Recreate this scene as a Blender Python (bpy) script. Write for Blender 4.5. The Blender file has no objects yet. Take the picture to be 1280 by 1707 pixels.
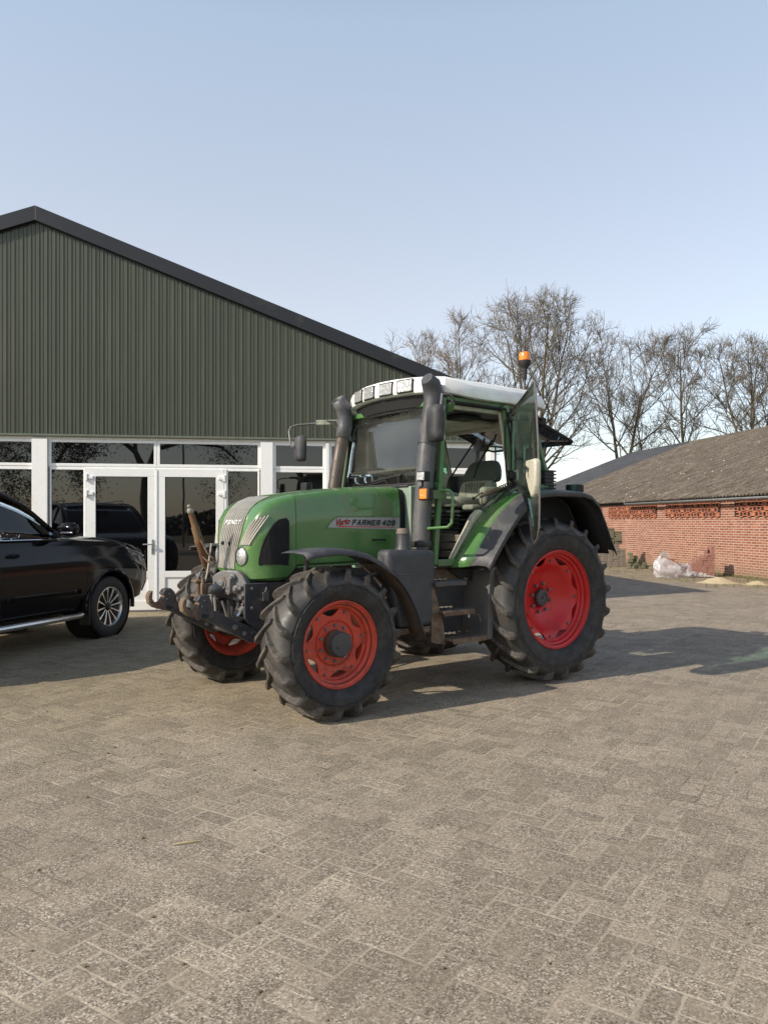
import bpy, bmesh, math, random
import numpy as np
from mathutils import Vector, Matrix, noise
from mathutils.bvhtree import BVHTree
R = math.radians
rnd = random.Random(7)
S = bpy.context.scene
COL = S.collection

# ------------------------------------------------------------------ mesh builder
class MB:
    def __init__(s): s.v=[]; s.f=[]
    def add(s, vs, fs, M=None):
        o=len(s.v)
        for p in vs:
            p=Vector(p)
            if M is not None: p=M@p
            s.v.append(tuple(p))
        for f in fs: s.f.append(tuple(i+o for i in f))
        return s
    def box(s, c, d, M=None, rot=None):
        x,y,z=[q/2 for q in d]
        vs=[(-x,-y,-z),(x,-y,-z),(x,y,-z),(-x,y,-z),(-x,-y,z),(x,-y,z),(x,y,z),(-x,y,z)]
        T=Matrix.Translation(c)
        if rot is not None: T=T@rot
        if M is not None: T=M@T
        return s.add(vs,[(0,3,2,1),(4,5,6,7),(0,1,5,4),(1,2,6,5),(2,3,7,6),(3,0,4,7)],T)
    def tube(s, pts, r, n=8, cap=True):
        P=[Vector(p) for p in pts]
        if not hasattr(r,'__len__'): r=[r]*len(P)
        vs=[];fs=[]
        up=None
        for i,p in enumerate(P):
            if i==0: t=P[1]-P[0]
            elif i==len(P)-1: t=P[-1]-P[-2]
            else: t=(P[i+1]-P[i]).normalized()+(P[i]-P[i-1]).normalized()
            if t.length<1e-9: t=Vector((0,0,1))
            t.normalize()
            if up is None:
                up=Vector((0,0,1)) if abs(t.z)<.9 else Vector((1,0,0))
            a=t.cross(up)
            if a.length<1e-6: a=t.cross(Vector((0,1,0)))
            a.normalize(); b=a.cross(t).normalized(); up=b
            for k in range(n):
                th=2*math.pi*k/n
                vs.append(p+(a*math.cos(th)+b*math.sin(th))*r[i])
        for i in range(len(P)-1):
            for k in range(n):
                k2=(k+1)%n
                fs.append((i*n+k,i*n+k2,(i+1)*n+k2,(i+1)*n+k))
        if cap:
            fs.append(tuple(range(n-1,-1,-1))); fs.append(tuple((len(P)-1)*n+k for k in range(n)))
        return s.add(vs,fs)
    def lathe(s, prof, n=32, c=(0,0,0), axis='y', cap=False, M=None):
        # prof: list of (radius, height along axis)
        vs=[];fs=[];m=len(prof)
        for k in range(n):
            th=2*math.pi*k/n; co,si=math.cos(th),math.sin(th)
            for r,h in prof:
                if axis=='y': p=(r*co,h,r*si)
                elif axis=='z': p=(r*co,r*si,h)
                else: p=(h,r*co,r*si)
                vs.append((p[0]+c[0],p[1]+c[1],p[2]+c[2]))
        for k in range(n):
            k2=(k+1)%n
            for i in range(m-1):
                fs.append((k*m+i,k2*m+i,k2*m+i+1,k*m+i+1))
        if cap:
            fs.append(tuple(k*m for k in range(n))); fs.append(tuple(k*m+m-1 for k in range(n)))
        return s.add(vs,fs,M)
    def prism(s, poly, a, b, plane='xz', M=None):
        n=len(poly)
        def P(u,w,t):
            return {'xz':(u,t,w),'xy':(u,w,t),'yz':(t,u,w)}[plane]
        vs=[P(u,w,a) for u,w in poly]+[P(u,w,b) for u,w in poly]
        fs=[tuple(range(n)),tuple(range(2*n-1,n-1,-1))]
        for i in range(n): fs.append((i,(i+1)%n,n+(i+1)%n,n+i))
        return s.add(vs,fs,M)
    def loft(s, rings, closed=True, cap=True):
        n=len(rings[0]); vs=[p for r in rings for p in r]; fs=[]
        for i in range(len(rings)-1):
            for k in range(n if closed else n-1):
                k2=(k+1)%n
                fs.append((i*n+k,i*n+k2,(i+1)*n+k2,(i+1)*n+k))
        if cap and closed:
            fs.append(tuple(range(n-1,-1,-1))); fs.append(tuple((len(rings)-1)*n+k for k in range(n)))
        return s.add(vs,fs)
    def grid(s, rows):   # open sheet from rows of points
        return s.loft(rows, closed=False, cap=False)
    def sphere(s, c, r, n=12, m=8, sc=(1,1,1), M=None):
        vs=[];fs=[]
        for i in range(m+1):
            ph=math.pi*i/m
            for k in range(n):
                th=2*math.pi*k/n
                vs.append((c[0]+r*sc[0]*math.sin(ph)*math.cos(th),c[1]+r*sc[1]*math.sin(ph)*math.sin(th),c[2]+r*sc[2]*math.cos(ph)))
        for i in range(m):
            for k in range(n):
                k2=(k+1)%n
                fs.append((i*n+k,i*n+k2,(i+1)*n+k2,(i+1)*n+k))
        return s.add(vs,fs,M)
    def build(s, name, mat, parent=None, smooth=True, angle=35, bevel=0, seg=2, solid=0, off=-1, label=None, weld=False, sub=0):
        me=bpy.data.meshes.new(name)
        me.from_pydata(s.v,[],s.f)
        bm=bmesh.new(); bm.from_mesh(me)
        if weld: bmesh.ops.remove_doubles(bm,verts=bm.verts,dist=1e-5)
        bmesh.ops.recalc_face_normals(bm,faces=bm.faces)
        bm.to_mesh(me); bm.free()
        if mat: me.materials.append(mat)
        if smooth:
            me.polygons.foreach_set('use_smooth',[True]*len(me.polygons))
            me.set_sharp_from_angle(angle=R(angle))
        o=bpy.data.objects.new(name,me); COL.objects.link(o)
        if parent: o.parent=parent
        if label: o['label']=label
        if solid:
            m=o.modifiers.new('thickness','SOLIDIFY'); m.thickness=solid; m.offset=off
        if bevel:
            m=o.modifiers.new('bevel','BEVEL'); m.width=bevel; m.segments=seg; m.limit_method='ANGLE'; m.angle_limit=R(40)
            m.harden_normals=False
        if sub:
            m=o.modifiers.new('sub','SUBSURF'); m.levels=sub; m.render_levels=sub
        return o

def islands(mb):
    par=list(range(len(mb.v)))
    def find(a):
        while par[a]!=a: par[a]=par[par[a]]; a=par[a]
        return a
    for f in mb.f:
        r=find(f[0])
        for i in f[1:]: par[find(i)]=r
    g={}
    for f in mb.f: g.setdefault(find(f[0]),[]).append(f)
    out=[]
    for fs in g.values():
        ids=sorted({i for f in fs for i in f}); mp={q:k for k,q in enumerate(ids)}
        m=MB(); m.v=[mb.v[q] for q in ids]; m.f=[tuple(mp[i] for i in f) for f in fs]; out.append(m)
    return out
def build_each(mb,name,mat,parent,**k):
    return [m.build(name,mat,parent,**k) for m in islands(mb)]

def empty(name, loc=(0,0,0), rz=0, parent=None):
    o=bpy.data.objects.new(name,None); COL.objects.link(o)
    o.location=loc; o.rotation_euler=(0,0,rz); o.empty_display_size=.2
    if parent: o.parent=parent
    return o
def tag(o,label,cat,group=None,kind=None):
    if label: o['label']=label
    if cat: o['category']=cat
    if group: o['group']=group
    if kind: o['kind']=kind
    return o
def structure(o,label=None,cat=None):
    o['kind']='structure'
    if label: o['label']=label
    if cat: o['category']=cat
    return o
def copy_tree(o,parent=None):
    c=o.copy(); COL.objects.link(c); c.parent=parent
    for ch in list(o.children): copy_tree(ch,c)
    return c

def text_mb(body, size, depth=.004, shear=0., bold=0., sx=1.):
    cu=bpy.data.curves.new('t','FONT'); cu.body=body; cu.size=size; cu.extrude=depth/2; cu.shear=shear; cu.offset=bold
    cu.align_x='LEFT'; cu.resolution_u=3
    o=bpy.data.objects.new('t',cu); COL.objects.link(o)
    bpy.context.view_layer.update()
    dg=bpy.context.evaluated_depsgraph_get()
    me=bpy.data.meshes.new_from_object(o.evaluated_get(dg))
    vs=[(v.co.x*sx,v.co.y,v.co.z) for v in me.vertices]; fs=[tuple(p.vertices) for p in me.polygons]
    bpy.data.objects.remove(o); bpy.data.curves.remove(cu); bpy.data.meshes.remove(me)
    return vs,fs

GLY={'F':[[(0,0),(0,1),(1,1)],[(0,.52),(.8,.52)]],'A':[[(0,0),(.5,1),(1,0)],[(.2,.34),(.8,.34)]],
 'R':[[(0,0),(0,1),(.85,1),(1,.85),(1,.62),(.85,.47),(0,.47)],[(.5,.47),(1,0)]],'M':[[(0,0),(0,1),(.5,.35),(1,1),(1,0)]],
 'E':[[(1,1),(0,1),(0,0),(1,0)],[(0,.5),(.85,.5)]],'N':[[(0,0),(0,1),(1,0),(1,1)]],'D':[[(0,0),(0,1),(.75,1),(1,.8),(1,.2),(.75,0),(0,0)]],
 'T':[[(0,1),(1,1)],[(.5,1),(.5,0)]],'4':[[(.75,0),(.75,1),(0,.32),(1,.32)]],'0':[[(.2,0),(0,.2),(0,.8),(.2,1),(.8,1),(1,.8),(1,.2),(.8,0),(.2,0)]],
 '9':[[(.1,0),(.8,0),(1,.2),(1,.8),(.8,1),(.2,1),(0,.8),(0,.6),(.2,.45),(1,.45)]]}
def stroke_text(txt,W,H,th,shear=.25,gap=.28,space=.45):
    # block capitals drawn as thick strokes, W wide and H high; returns quads as (u,v,0) points
    n=sum(space if c==' ' else 1 for c in txt)+gap*(sum(c!=' ' for c in txt)-1)
    cw=W/n; x=0; vs=[]; fs=[]
    for c in txt:
        if c==' ': x+=cw*space; continue
        for pl in GLY[c]:
            P=[(x+th/2+a*(cw-th), th/2+b*(H-th)) for a,b in pl]
            for (x0,y0),(x1,y1) in zip(P,P[1:]):
                dx,dy=x1-x0,y1-y0; L=math.hypot(dx,dy) or 1; ux,uy=dx/L*th*.42,dy/L*th*.42; nx,ny=-dy/L*th/2,dx/L*th/2
                k=max(1,int(L/.012)); o=len(vs)
                for i in range(k+1):
                    t=i/k; ax=x0-ux+(dx+2*ux)*t; ay=y0-uy+(dy+2*uy)*t
                    for s_ in (1,-1):
                        yy=ay+s_*ny; vs.append((ax+s_*nx+shear*yy,yy,len(vs)*1e-6))
                for i in range(k): fs.append((o+2*i,o+2*i+2,o+2*i+3,o+2*i+1))
        x+=cw*(1+gap)
    return vs,fs

# ------------------------------------------------------------------ materials
class NT:
    def __init__(s,name):
        s.m=bpy.data.materials.new(name); s.m.use_nodes=True; s.t=s.m.node_tree; s.n=s.t.nodes; s.l=s.t.links
        s.b=s.n['Principled BSDF']; s.out=s.n['Material Output']
    def node(s,t,**k):
        n=s.n.new(t)
        for a,b in k.items(): setattr(n,a,b)
        return n
    def put(s,sock,v):
        if isinstance(v,bpy.types.NodeSocket): s.l.new(v,sock)
        elif v is not None:
            if hasattr(v,'__len__') and len(v)==3 and sock.type=='RGBA': v=(*v,1)
            sock.default_value=v
    def m_(s,op,a,b=None,c=None,clamp=False):
        n=s.node('ShaderNodeMath',operation=op); n.use_clamp=clamp
        s.put(n.inputs[0],a)
        if b is not None: s.put(n.inputs[1],b)
        if c is not None: s.put(n.inputs[2],c)
        return n.outputs[0]
    def coord(s,kind='Object'): return s.node('ShaderNodeTexCoord').outputs[kind]
    def mapping(s,vec,loc=(0,0,0),rot=(0,0,0),scale=(1,1,1)):
        n=s.node('ShaderNodeMapping'); s.put(n.inputs[0],vec); n.inputs[1].default_value=loc; n.inputs[2].default_value=rot; n.inputs[3].default_value=scale
        return n.outputs[0]
    def noise(s,vec,scale,detail=4,rough=.55,dist=0):
        n=s.node('ShaderNodeTexNoise'); s.put(n.inputs['Vector'],vec); n.inputs['Scale'].default_value=scale
        n.inputs['Detail'].default_value=detail; n.inputs['Roughness'].default_value=rough; n.inputs['Distortion'].default_value=dist
        return n.outputs['Fac']
    def voro(s,vec,scale,feature='F1'):
        n=s.node('ShaderNodeTexVoronoi',feature=feature); s.put(n.inputs['Vector'],vec); n.inputs['Scale'].default_value=scale
        return n
    def ramp(s,fac,stops,interp='LINEAR'):
        n=s.node('ShaderNodeValToRGB'); s.put(n.inputs[0],fac); cr=n.color_ramp; cr.interpolation=interp
        while len(cr.elements)<len(stops): cr.elements.new(.5)
        for e,(p,c) in zip(cr.elements,stops):
            e.position=p; e.color=(*c,1) if hasattr(c,'__len__') else (c,c,c,1)
        return n.outputs[0]
    def maprange(s,v,a,b,c=0,d=1):
        n=s.node('ShaderNodeMapRange'); s.put(n.inputs[0],v)
        for i,q in enumerate((a,b,c,d)): n.inputs[i+1].default_value=q
        return n.outputs[0]
    def mix(s,fac,a,b,blend='MIX'):
        n=s.node('ShaderNodeMix',data_type='RGBA',blend_type=blend)
        s.put(n.inputs[0],fac); s.put(n.inputs[6],a); s.put(n.inputs[7],b)
        return n.outputs[2]
    def bump(s,h,strength=.3,dist=.01,normal=None):
        n=s.node('ShaderNodeBump'); n.inputs['Strength'].default_value=strength; n.inputs['Distance'].default_value=dist
        s.put(n.inputs['Height'],h)
        if normal is not None: s.put(n.inputs['Normal'],normal)
        return n.outputs[0]
    def fin(s,col=None,rough=None,metal=None,normal=None,spec=None,ior=None,coat=None):
        b=s.b.inputs
        if col is not None: s.put(b['Base Color'],col)
        if rough is not None: s.put(b['Roughness'],rough)
        if metal is not None: s.put(b['Metallic'],metal)
        if normal is not None: s.put(b['Normal'],normal)
        if spec is not None: b['Specular IOR Level'].default_value=spec
        if ior is not None: b['IOR'].default_value=ior
        if coat is not None: b['Coat Weight'].default_value=coat; b['Coat Roughness'].default_value=.05
        return s.m

def pm(name,col,rough=.5,metal=0,var=.12,vs=6,dirt=None,da=.5,ds=4,bump=0,bs=60,coat=None,spec=None,drough=.85):
    t=NT(name); c=t.coord()
    n=t.noise(c,vs,4)
    lo=tuple(x*(1-var) for x in col); hi=tuple(min(1,x*(1+var)) for x in col)
    base=t.ramp(n,[(.3,lo),(.7,hi)])
    r=t.maprange(n,.3,.7,max(0,rough-.06),rough+.06)
    if dirt:
        d=t.noise(c,ds,8,.68)
        f=t.maprange(d,.62-da*.35,.78-da*.25)
        f2=t.noise(c,ds*9,5,.7)
        f=t.m_('MULTIPLY',f,t.maprange(f2,.3,.62),clamp=True)
        base=t.mix(f,base,dirt); r=t.m_('ADD',r,t.m_('MULTIPLY',f,drough-rough),clamp=True)
    nm=None
    if bump: nm=t.bump(t.noise(c,bs,5),bump,.01)
    return t.fin(base,r,metal,nm,spec=spec,coat=coat)

def glass(name,tint=(.6,.72,.68),ior=1.5,dirt=.0,minr=.0):
    t=NT(name)
    fr=t.node('ShaderNodeFresnel'); fr.inputs[0].default_value=ior
    tr=t.node('ShaderNodeBsdfTransparent'); tr.inputs[0].default_value=(*tint,1)
    gl=t.node('ShaderNodeBsdfGlossy'); gl.inputs['Roughness'].default_value=.01; gl.inputs[0].default_value=(1,1,1,1)
    mx=t.node('ShaderNodeMixShader')
    f=t.m_('ADD',fr.outputs[0],minr,clamp=True)
    t.l.new(f,mx.inputs[0]); t.l.new(tr.outputs[0],mx.inputs[1]); t.l.new(gl.outputs[0],mx.inputs[2])
    last=mx.outputs[0]
    if dirt:
        df=t.node('ShaderNodeBsdfDiffuse'); df.inputs[0].default_value=(.42,.40,.36,1)
        m2=t.node('ShaderNodeMixShader'); nz=t.noise(t.coord(),2.2,2,.5)
        t.l.new(t.maprange(nz,.3,.8,dirt*.4,dirt*1.6),m2.inputs[0]); t.l.new(last,m2.inputs[1]); t.l.new(df.outputs[0],m2.inputs[2]); last=m2.outputs[0]
    t.l.new(last,t.out.inputs[0]); t.n.remove(t.b)
    return t.m

DUST=(.20,.165,.125); RUST=(.12,.045,.02); MUD=(.16,.13,.10)
M={}
M['green']=pm('green_paint',(.078,.185,.052),.24,dirt=DUST,da=.26,ds=3,vs=2,coat=.6)
M['green_rough']=pm('worn_green_paint',(.075,.18,.058),.40,dirt=DUST,da=.5,ds=5)
M['front_rim']=pm('orange_red_rim_paint',(.60,.066,.034),.42,dirt=(.14,.05,.03),da=.45,ds=7)
M['rear_rim']=pm('red_rim_paint',(.56,.016,.017),.35,dirt=(.20,.05,.04),da=.3,ds=6)
M['white']=pm('white_roof_plastic',(.78,.78,.74),.4,dirt=(.42,.40,.30),da=.3,ds=3)
M['cream']=pm('cream_plastic',(.50,.48,.38),.5,dirt=(.25,.22,.16),da=.55,ds=6)
M['plastic']=pm('black_plastic',(.022,.023,.026),.55,dirt=(.09,.085,.08),da=.5,ds=6,bump=.15,bs=200)
M['grey_plastic']=pm('weathered_grey_plastic',(.042,.044,.050),.5,dirt=(.11,.10,.095),da=.45,ds=5,bump=.1,bs=150)
M['stack']=pm('stack_dark_grey',(.065,.067,.075),.38,dirt=(.13,.12,.11),da=.5,ds=5,bump=.1,bs=90)
M['dark_metal']=pm('dark_grey_steel',(.045,.048,.055),.45,dirt=(.11,.09,.07),da=.5,ds=9,bump=.2,bs=80)
M['grey_metal']=pm('grey_painted_steel',(.13,.135,.14),.45,metal=.2,dirt=(.17,.13,.09),da=.6,ds=8,bump=.2,bs=70)
M['cast']=pm('cast_grey_steel',(.15,.155,.16),.5,metal=.2,dirt=(.17,.11,.07),da=.6,ds=10,bump=.25,bs=60)
M['rust']=pm('rusty_steel',(.10,.060,.043),.75,dirt=(.25,.19,.11),da=.6,ds=14,bump=.4,bs=90)
M['rust_olive']=pm('rusty_olive_link',(.13,.095,.035),.75,dirt=(.15,.055,.03),da=1.0,ds=6,bump=.4,bs=80)
M['exhaust']=pm('brown_heat_stained_exhaust',(.085,.068,.058),.45,metal=.35,dirt=(.07,.05,.04),da=.5,ds=5)
M['chrome']=pm('chrome',(.6,.6,.6),.18,metal=1,var=.05)
M['strip']=pm('grille_strip_alloy',(.55,.52,.46),.4,metal=.25,dirt=(.25,.22,.17),da=.3)
M['letter']=pm('letter_alloy',(.75,.74,.70),.35,metal=.1,var=.03)
M['car_lens']=pm('smoked_lamp_lens',(.16,.16,.165),.1,metal=.5,var=.6,vs=14)
M['black']=pm('matt_black',(.012,.012,.012),.7)
M['seat']=pm('worn_seat_cloth',(.30,.29,.23),.9,dirt=(.17,.14,.10),da=.6,ds=8,bump=.3,bs=300)
M['seat_dark']=pm('dark_seat_cloth',(.085,.09,.078),.85,bump=.3,bs=300)
M['glass']=glass('cab_glass',(.86,.92,.90),1.5,dirt=.05)
M['glass_green']=glass('green_tinted_glass',(.62,.87,.80),1.5,dirt=.04,minr=.03)
M['glass_screen']=glass('windscreen_glass',(.88,.95,.93),1.5,dirt=.03,minr=.03)
M['lens']=pm('clear_lamp_lens',(.46,.46,.45),.14,metal=.45,var=.35,vs=50,bump=.6,bs=70)
M['amber']=pm('amber_lens',(.85,.22,.015),.22,var=.1,coat=.5)
M['red_mark']=pm('decal_red',(.55,.02,.02),.4)
M['decal_black']=pm('decal_black',(.02,.022,.025),.4)
M['decal']=pm('decal_silver',(.36,.365,.36),.38,metal=.1,dirt=(.25,.22,.18),da=.3)

def rubber():
    t=NT('dusty_tyre_rubber'); c=t.coord()
    # radial distance in the wheel plane picks out tread from sidewall
    n=t.noise(c,9,7,.65); n2=t.noise(c,45,5,.6)
    f=t.m_('MULTIPLY',t.maprange(n,.42,.68),t.maprange(n2,.3,.7),clamp=True)
    col=t.mix(t.m_('MULTIPLY',f,.9),(.016,.016,.017),(.085,.076,.064))
    return t.fin(col,t.maprange(n2,.3,.7,.55,.8),0,t.bump(t.noise(c,70,5),.35,.008))
def lugrubber():
    t=NT('dusty_tread_rubber'); c=t.coord()
    n=t.noise(c,10,7,.7); n2=t.noise(c,60,5,.65)
    f=t.m_('MULTIPLY',t.maprange(n,.34,.62),t.maprange(n2,.28,.6),clamp=True)
    col=t.mix(f,(.026,.025,.024),(.15,.124,.095))
    return t.fin(col,t.maprange(n2,.3,.7,.6,.9),0,t.bump(t.noise(c,90,6,.7),.6,.012))
def groove():
    t=NT('worn_groove_rubber'); c=t.coord(); n=t.noise(c,7,6,.65); n2=t.noise(c,30,5,.6)
    col=t.mix(t.maprange(n,.38,.66),(.027,.027,.028),(.070,.061,.050))
    return t.fin(col,t.maprange(n2,.3,.7,.42,.62),0,t.bump(n2,.15,.006))
M['groove']=groove(); M['rubber']=rubber(); M['lug']=lugrubber()
# ================================================================== TRACTOR
# local frame: +x forward, +y the tractor's left side (towards the camera), z up, origin under the rear axle
TR=empty('tractor',(0.993,7.84,0),R(217))
tag(TR,'green farm tractor with red wheels, white cab roof and open cab door, front linkage raised','tractor')

# ---------------------------------------------------------------- wheels
def wheel(kind, cx, cy, side, Rr, W, rb, nl, label=None):
    """side=+1: outer face towards +y"""
    w=empty('wheel',(cx,cy,Rr-.008),0,TR)
    if label: w['label']=label
    hw=W/2
    path=[(-.07,-.018),(.18,.035),(.42,.090),(.66,.140),(.85,.170),(.955,.186),(1.0,.194)]
    def swe(yf):
        yf=abs(yf)
        for (a0,b0),(a1,b1) in zip(path,path[1:]):
            if yf<=a1: return (b0+(b1-b0)*(yf-a0)/(a1-a0))*W/.44/Rr
        return path[-1][1]*W/.44/Rr
    per=10; N=nl*per
    ff=.74 if kind=='front' else .78
    side_in=[(rb-.022,ff-.14),(rb-.004,ff-.07),(rb+.010,ff-.01),(rb+.026,ff+.07),(rb+.05,.93),(rb+(Rr-rb)*.40,1.0),(rb+(Rr-rb)*.55,1.005)]
    tread_=[(.115,.05,1.0),(.088,.058,.995),(.066,.058,.985),(.052,.050,.955),(.042,.034,.88),(.036,.016,.74),(.031,.006,.5),(.028,.0,.22)]
    tv=[]; tf=[]
    for k in range(N):
        row=[]
        for s in (-1,1):
            ph=.5 if s>0 else 0
            u=(k/per)%1.0
            sc_=math.sin(math.pi*u)**.55 if 0<u<1 else 0.
            base_=2*math.pi*(k/per+ph)/nl
            half=[]
            for r,yf in side_in:
                th=base_-swe(1.0); half.append((r*math.cos(th),s*yf*hw,r*math.sin(th)))
            for d0,d1,yf in tread_:
                th=base_-swe(yf); r=Rr-d0-d1*sc_; half.append((r*math.cos(th),s*yf*hw,r*math.sin(th)))
            row.append(half)
        tv.append(row)
    # the two halves are phase shifted: build each and join them with a centre strip
    tm=MB(); m_=len(side_in)+len(tread_)
    for si in (0,1):
        o_=len(tm.v)
        for k in range(N): tm.v+= tv[k][si]
        for k in range(N):
            k2=(k+1)%N
            for i in range(m_-1): tm.f.append((o_+k*m_+i,o_+k2*m_+i,o_+k2*m_+i+1,o_+k*m_+i+1))
    # centre strip
    off=per//2; 
    for k in range(N):
        k2=(k+1)%N
        A=(k+0)%N; A2=(k2)%N; Bk=(k-off)%N; Bk2=(k2-off)%N
        tm.f.append((A*m_+m_-1,A2*m_+m_-1,N*m_+Bk2*m_+m_-1,N*m_+Bk*m_+m_-1))
    ty=tm.build('tyre',M['rubber'],w,angle=42)
    ty.data.materials.append(M['groove'])
    for p in ty.data.polygons:
        c_=p.center; rr_=math.hypot(c_.x,c_.z)
        if rr_>Rr-.16 and abs(c_.y)<.978*hw: p.material_index=1
    lm=MB()
    for s in (-1,1):
        for k in range(nl):
            a0=2*math.pi*(k+(.5 if s>0 else 0))/nl
            st=[ # y frac, top depth, base depth, width
              (-.07,.003,.045,.034),(.18,.001,.045,.036),(.42,.000,.050,.038),(.66,.002,.056,.040),(.85,.007,.066,.042),
              (.955,.022,.085,.044),(.992,.046,.105,.042),(1.004,.080,.130,.034),(.99,.118,.15,.018)]
            rings=[]
            for yf,td,bd,wd in st:
                a=a0-swe(yf) if yf>0 else a0-(-.018*W/.44/Rr)
                y=s*yf*hw; yb=s*min(yf,.95)*hw; dw=.5*wd/Rr
                rings.append([((Rr-bd)*math.cos(a-dw*1.7),yb,(Rr-bd)*math.sin(a-dw*1.7)),((Rr-td)*math.cos(a-dw*.85),y,(Rr-td)*math.sin(a-dw*.85)),((Rr-td)*math.cos(a+dw*.85),y,(Rr-td)*math.sin(a+dw*.85)),((Rr-bd)*math.cos(a+dw*1.7),yb,(Rr-bd)*math.sin(a+dw*1.7))])
            lm.loft(rings)
    lm.build('tread',M['lug'],ty,angle=50,bevel=.005,seg=1)
    # moulded bead rings on the side wall
    br=MB()
    for s in (-1,1):
        for rr_ in (rb+(Rr-rb)*.50,):
            br.lathe([(rr_-.004,s*(hw*.885 if rr_<rb+.05 else hw*1.0)),(rr_,s*(hw*.885 if rr_<rb+.05 else hw*1.0)+s*.006),(rr_+.004,s*(hw*.90 if rr_<rb+.05 else hw*1.0))],72)
    br.build('sidewall_rings',M['rubber'],ty)
    rmat=M['front_rim'] if kind=='front' else M['rear_rim']
    s=side
    # rim barrel
    fl=hw*.74 if kind=='front' else hw*.78
    pr=[(rb+.004,fl+.012),(rb+.012,fl+.004),(rb+.006,fl-.006),(rb-.012,fl-.012),(rb-.018,fl-.040),(rb-.036,fl-.050),(rb-.042,fl-.075),(rb-.055,fl-.085),(rb-.06,-fl*.2),(rb-.03,-fl+.04),(rb-.015,-fl+.015),(rb+.01,-fl+.005),(rb+.004,-fl-.012)]
    rim=MB().lathe([(r,h*s) for r,h in pr],64).build('rim',rmat,w,angle=30,solid=.006,off=0)
    # disc with eight lobes
    n=96; rows=[]
    if kind=='front':
        ro=rb-.040
        rings=[(.085,.045),(.105,.045),(.155,.045),(.161,.034),(.173,.030),(.179,.040)]
        yd=fl-.105; amp=.036; lob=6
        ring_y=[yd+q[1]-.03 for q in rings]
        prof=[(r,y) for (r,_),y in zip(rings,ring_y)]
        prof_out=[(ro-.068,prof[-1][1]+.003,.5),(ro-.036,prof[-1][1]+.004,1.),(ro-.036,prof[-1][1]-.012,1.)]
    else:
        ro=rb-.045
        yd=fl-.095
        prof=[(.06,yd-.13),(.165,yd-.13),(.178,yd-.123),(.215,yd-.112),(.265,yd-.078),(.300,yd-.045),(.318,yd-.022)]
        prof_out=[(ro-.055,yd-.004,.3),(ro-.034,yd,.9),(ro-.034,yd-.014,.9)]
        amp=.034; lob=8
    dm=MB()
    allp=[(r,y,0) for r,y in prof]+[(r,y,f) for r,y,f in prof_out]
    rows=[]
    for r,y,f in allp:
        row=[]
        for k in range(n):
            th=2*math.pi*k/n
            c8=math.cos(lob*th+(.9 if kind=='front' else 0))
            sh=math.copysign(abs(c8)**.8,c8)
            rr=r+amp*f*sh
            row.append((rr*math.cos(th),y*s,rr*math.sin(th)))
        rows.append(row)
    dm.loft(rows,closed=True,cap=False)
    dm.build('wheel_disc',rmat,rim,angle=40,solid=.012,off=0)
    # bolts of the lobes
    bm_=MB()
    yb=prof_out[1][1]
    for k in range(lob):
        th=2*math.pi*k/lob-(.15 if kind=='front' else 0)
        rr=ro-(.028 if kind=='front' else .045)
        bm_.lathe([(0,.014*s),(.011,.012*s),(.013,0)],8,c=(rr*math.cos(th),(yb+.004)*s,rr*math.sin(th)))
    if kind=='front':
        for k in range(10):
            th=2*math.pi*(k+.5)/10
            bm_.lathe([(0,.022*s),(.012,.020*s),(.013,0)],8,c=(.135*math.cos(th),(prof[1][1]+.003)*s,.135*math.sin(th)))
    else:
        for k in range(8):
            th=2*math.pi*(k+.3)/8
            bm_.lathe([(0,.034*s),(.014,.030*s),(.016,0)],8,c=(.130*math.cos(th),(prof[1][1]+.003)*s,.135*math.sin(th)))
        for k in range(8):
            th=2*math.pi*(k+.1)/8
            bm_.lathe([(0,.006*s),(.006,.005*s),(.007,0)],6,c=(.245*math.cos(th),(prof[3][1]+.022)*s,.245*math.sin(th)))
    build_each(bm_,'wheel_bolt',M['cast'],rim)
    hb=MB()
    if kind=='front':
        y0=prof[0][1]
        hb.lathe([(.098,(y0-.05)*s),(.098,(y0+.075)*s),(.094,(y0+.079)*s),(.094,(y0+.084)*s),(.090,(y0+.1)*s),(.084,(y0+.106)*s),(.0,(y0+.106)*s)],40)
        hb.lathe([(0,.014*s),(.010,.012*s),(.012,0)],8,c=(.030,(y0+.105)*s,-.02))
        hb.build('hub',M['dark_metal'],w)
        MB().lathe([(.101,(y0-.02)*s),(.1005,(y0+.060)*s),(.097,(y0+.062)*s)],40).build('hub_ring',M['rust'],w)
        # axle end and planetary housing seen from the inside
        MB().lathe([(.0,-.30*s),(.10,-.28*s),(.13,-.10*s),(.16,-.06*s),(.16,.02*s),(.0,.03*s)],28).build('axle_end',M['dark_metal'],w)
    else:
        y0=prof[0][1]
        hb.lathe([(.082,(y0-.05)*s),(.082,(y0+.035)*s),(.074,(y0+.045)*s),(.05,(y0+.05)*s),(.046,(y0+.043)*s),(.012,(y0+.043)*s),(.010,(y0+.055)*s),(.0,(y0+.055)*s)],36)
        hb.build('hub',M['dark_metal'],w)
        MB().lathe([(.0,-.4*s),(.11,-.38*s),(.14,-.10*s),(.15,-.09*s),(.0,-.09*s)],28).build('axle_end',M['dark_metal'],w)
    return w
wheel('front',2.40,.868,1,.568,.375,.314,18,'near front wheel with orange red rim and grey hub')
w2=wheel('front',2.40,-.868,-1,.568,.375,.314,18,'far front wheel with dusty treads')
w2.rotation_euler=(0,R(7),0)
wheel('rear',.02,.87,1,.760,.47,.444,20,'near rear wheel with bright red rim')
wheel('rear',.02,-.87,-1,.760,.47,.444,20)

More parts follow.
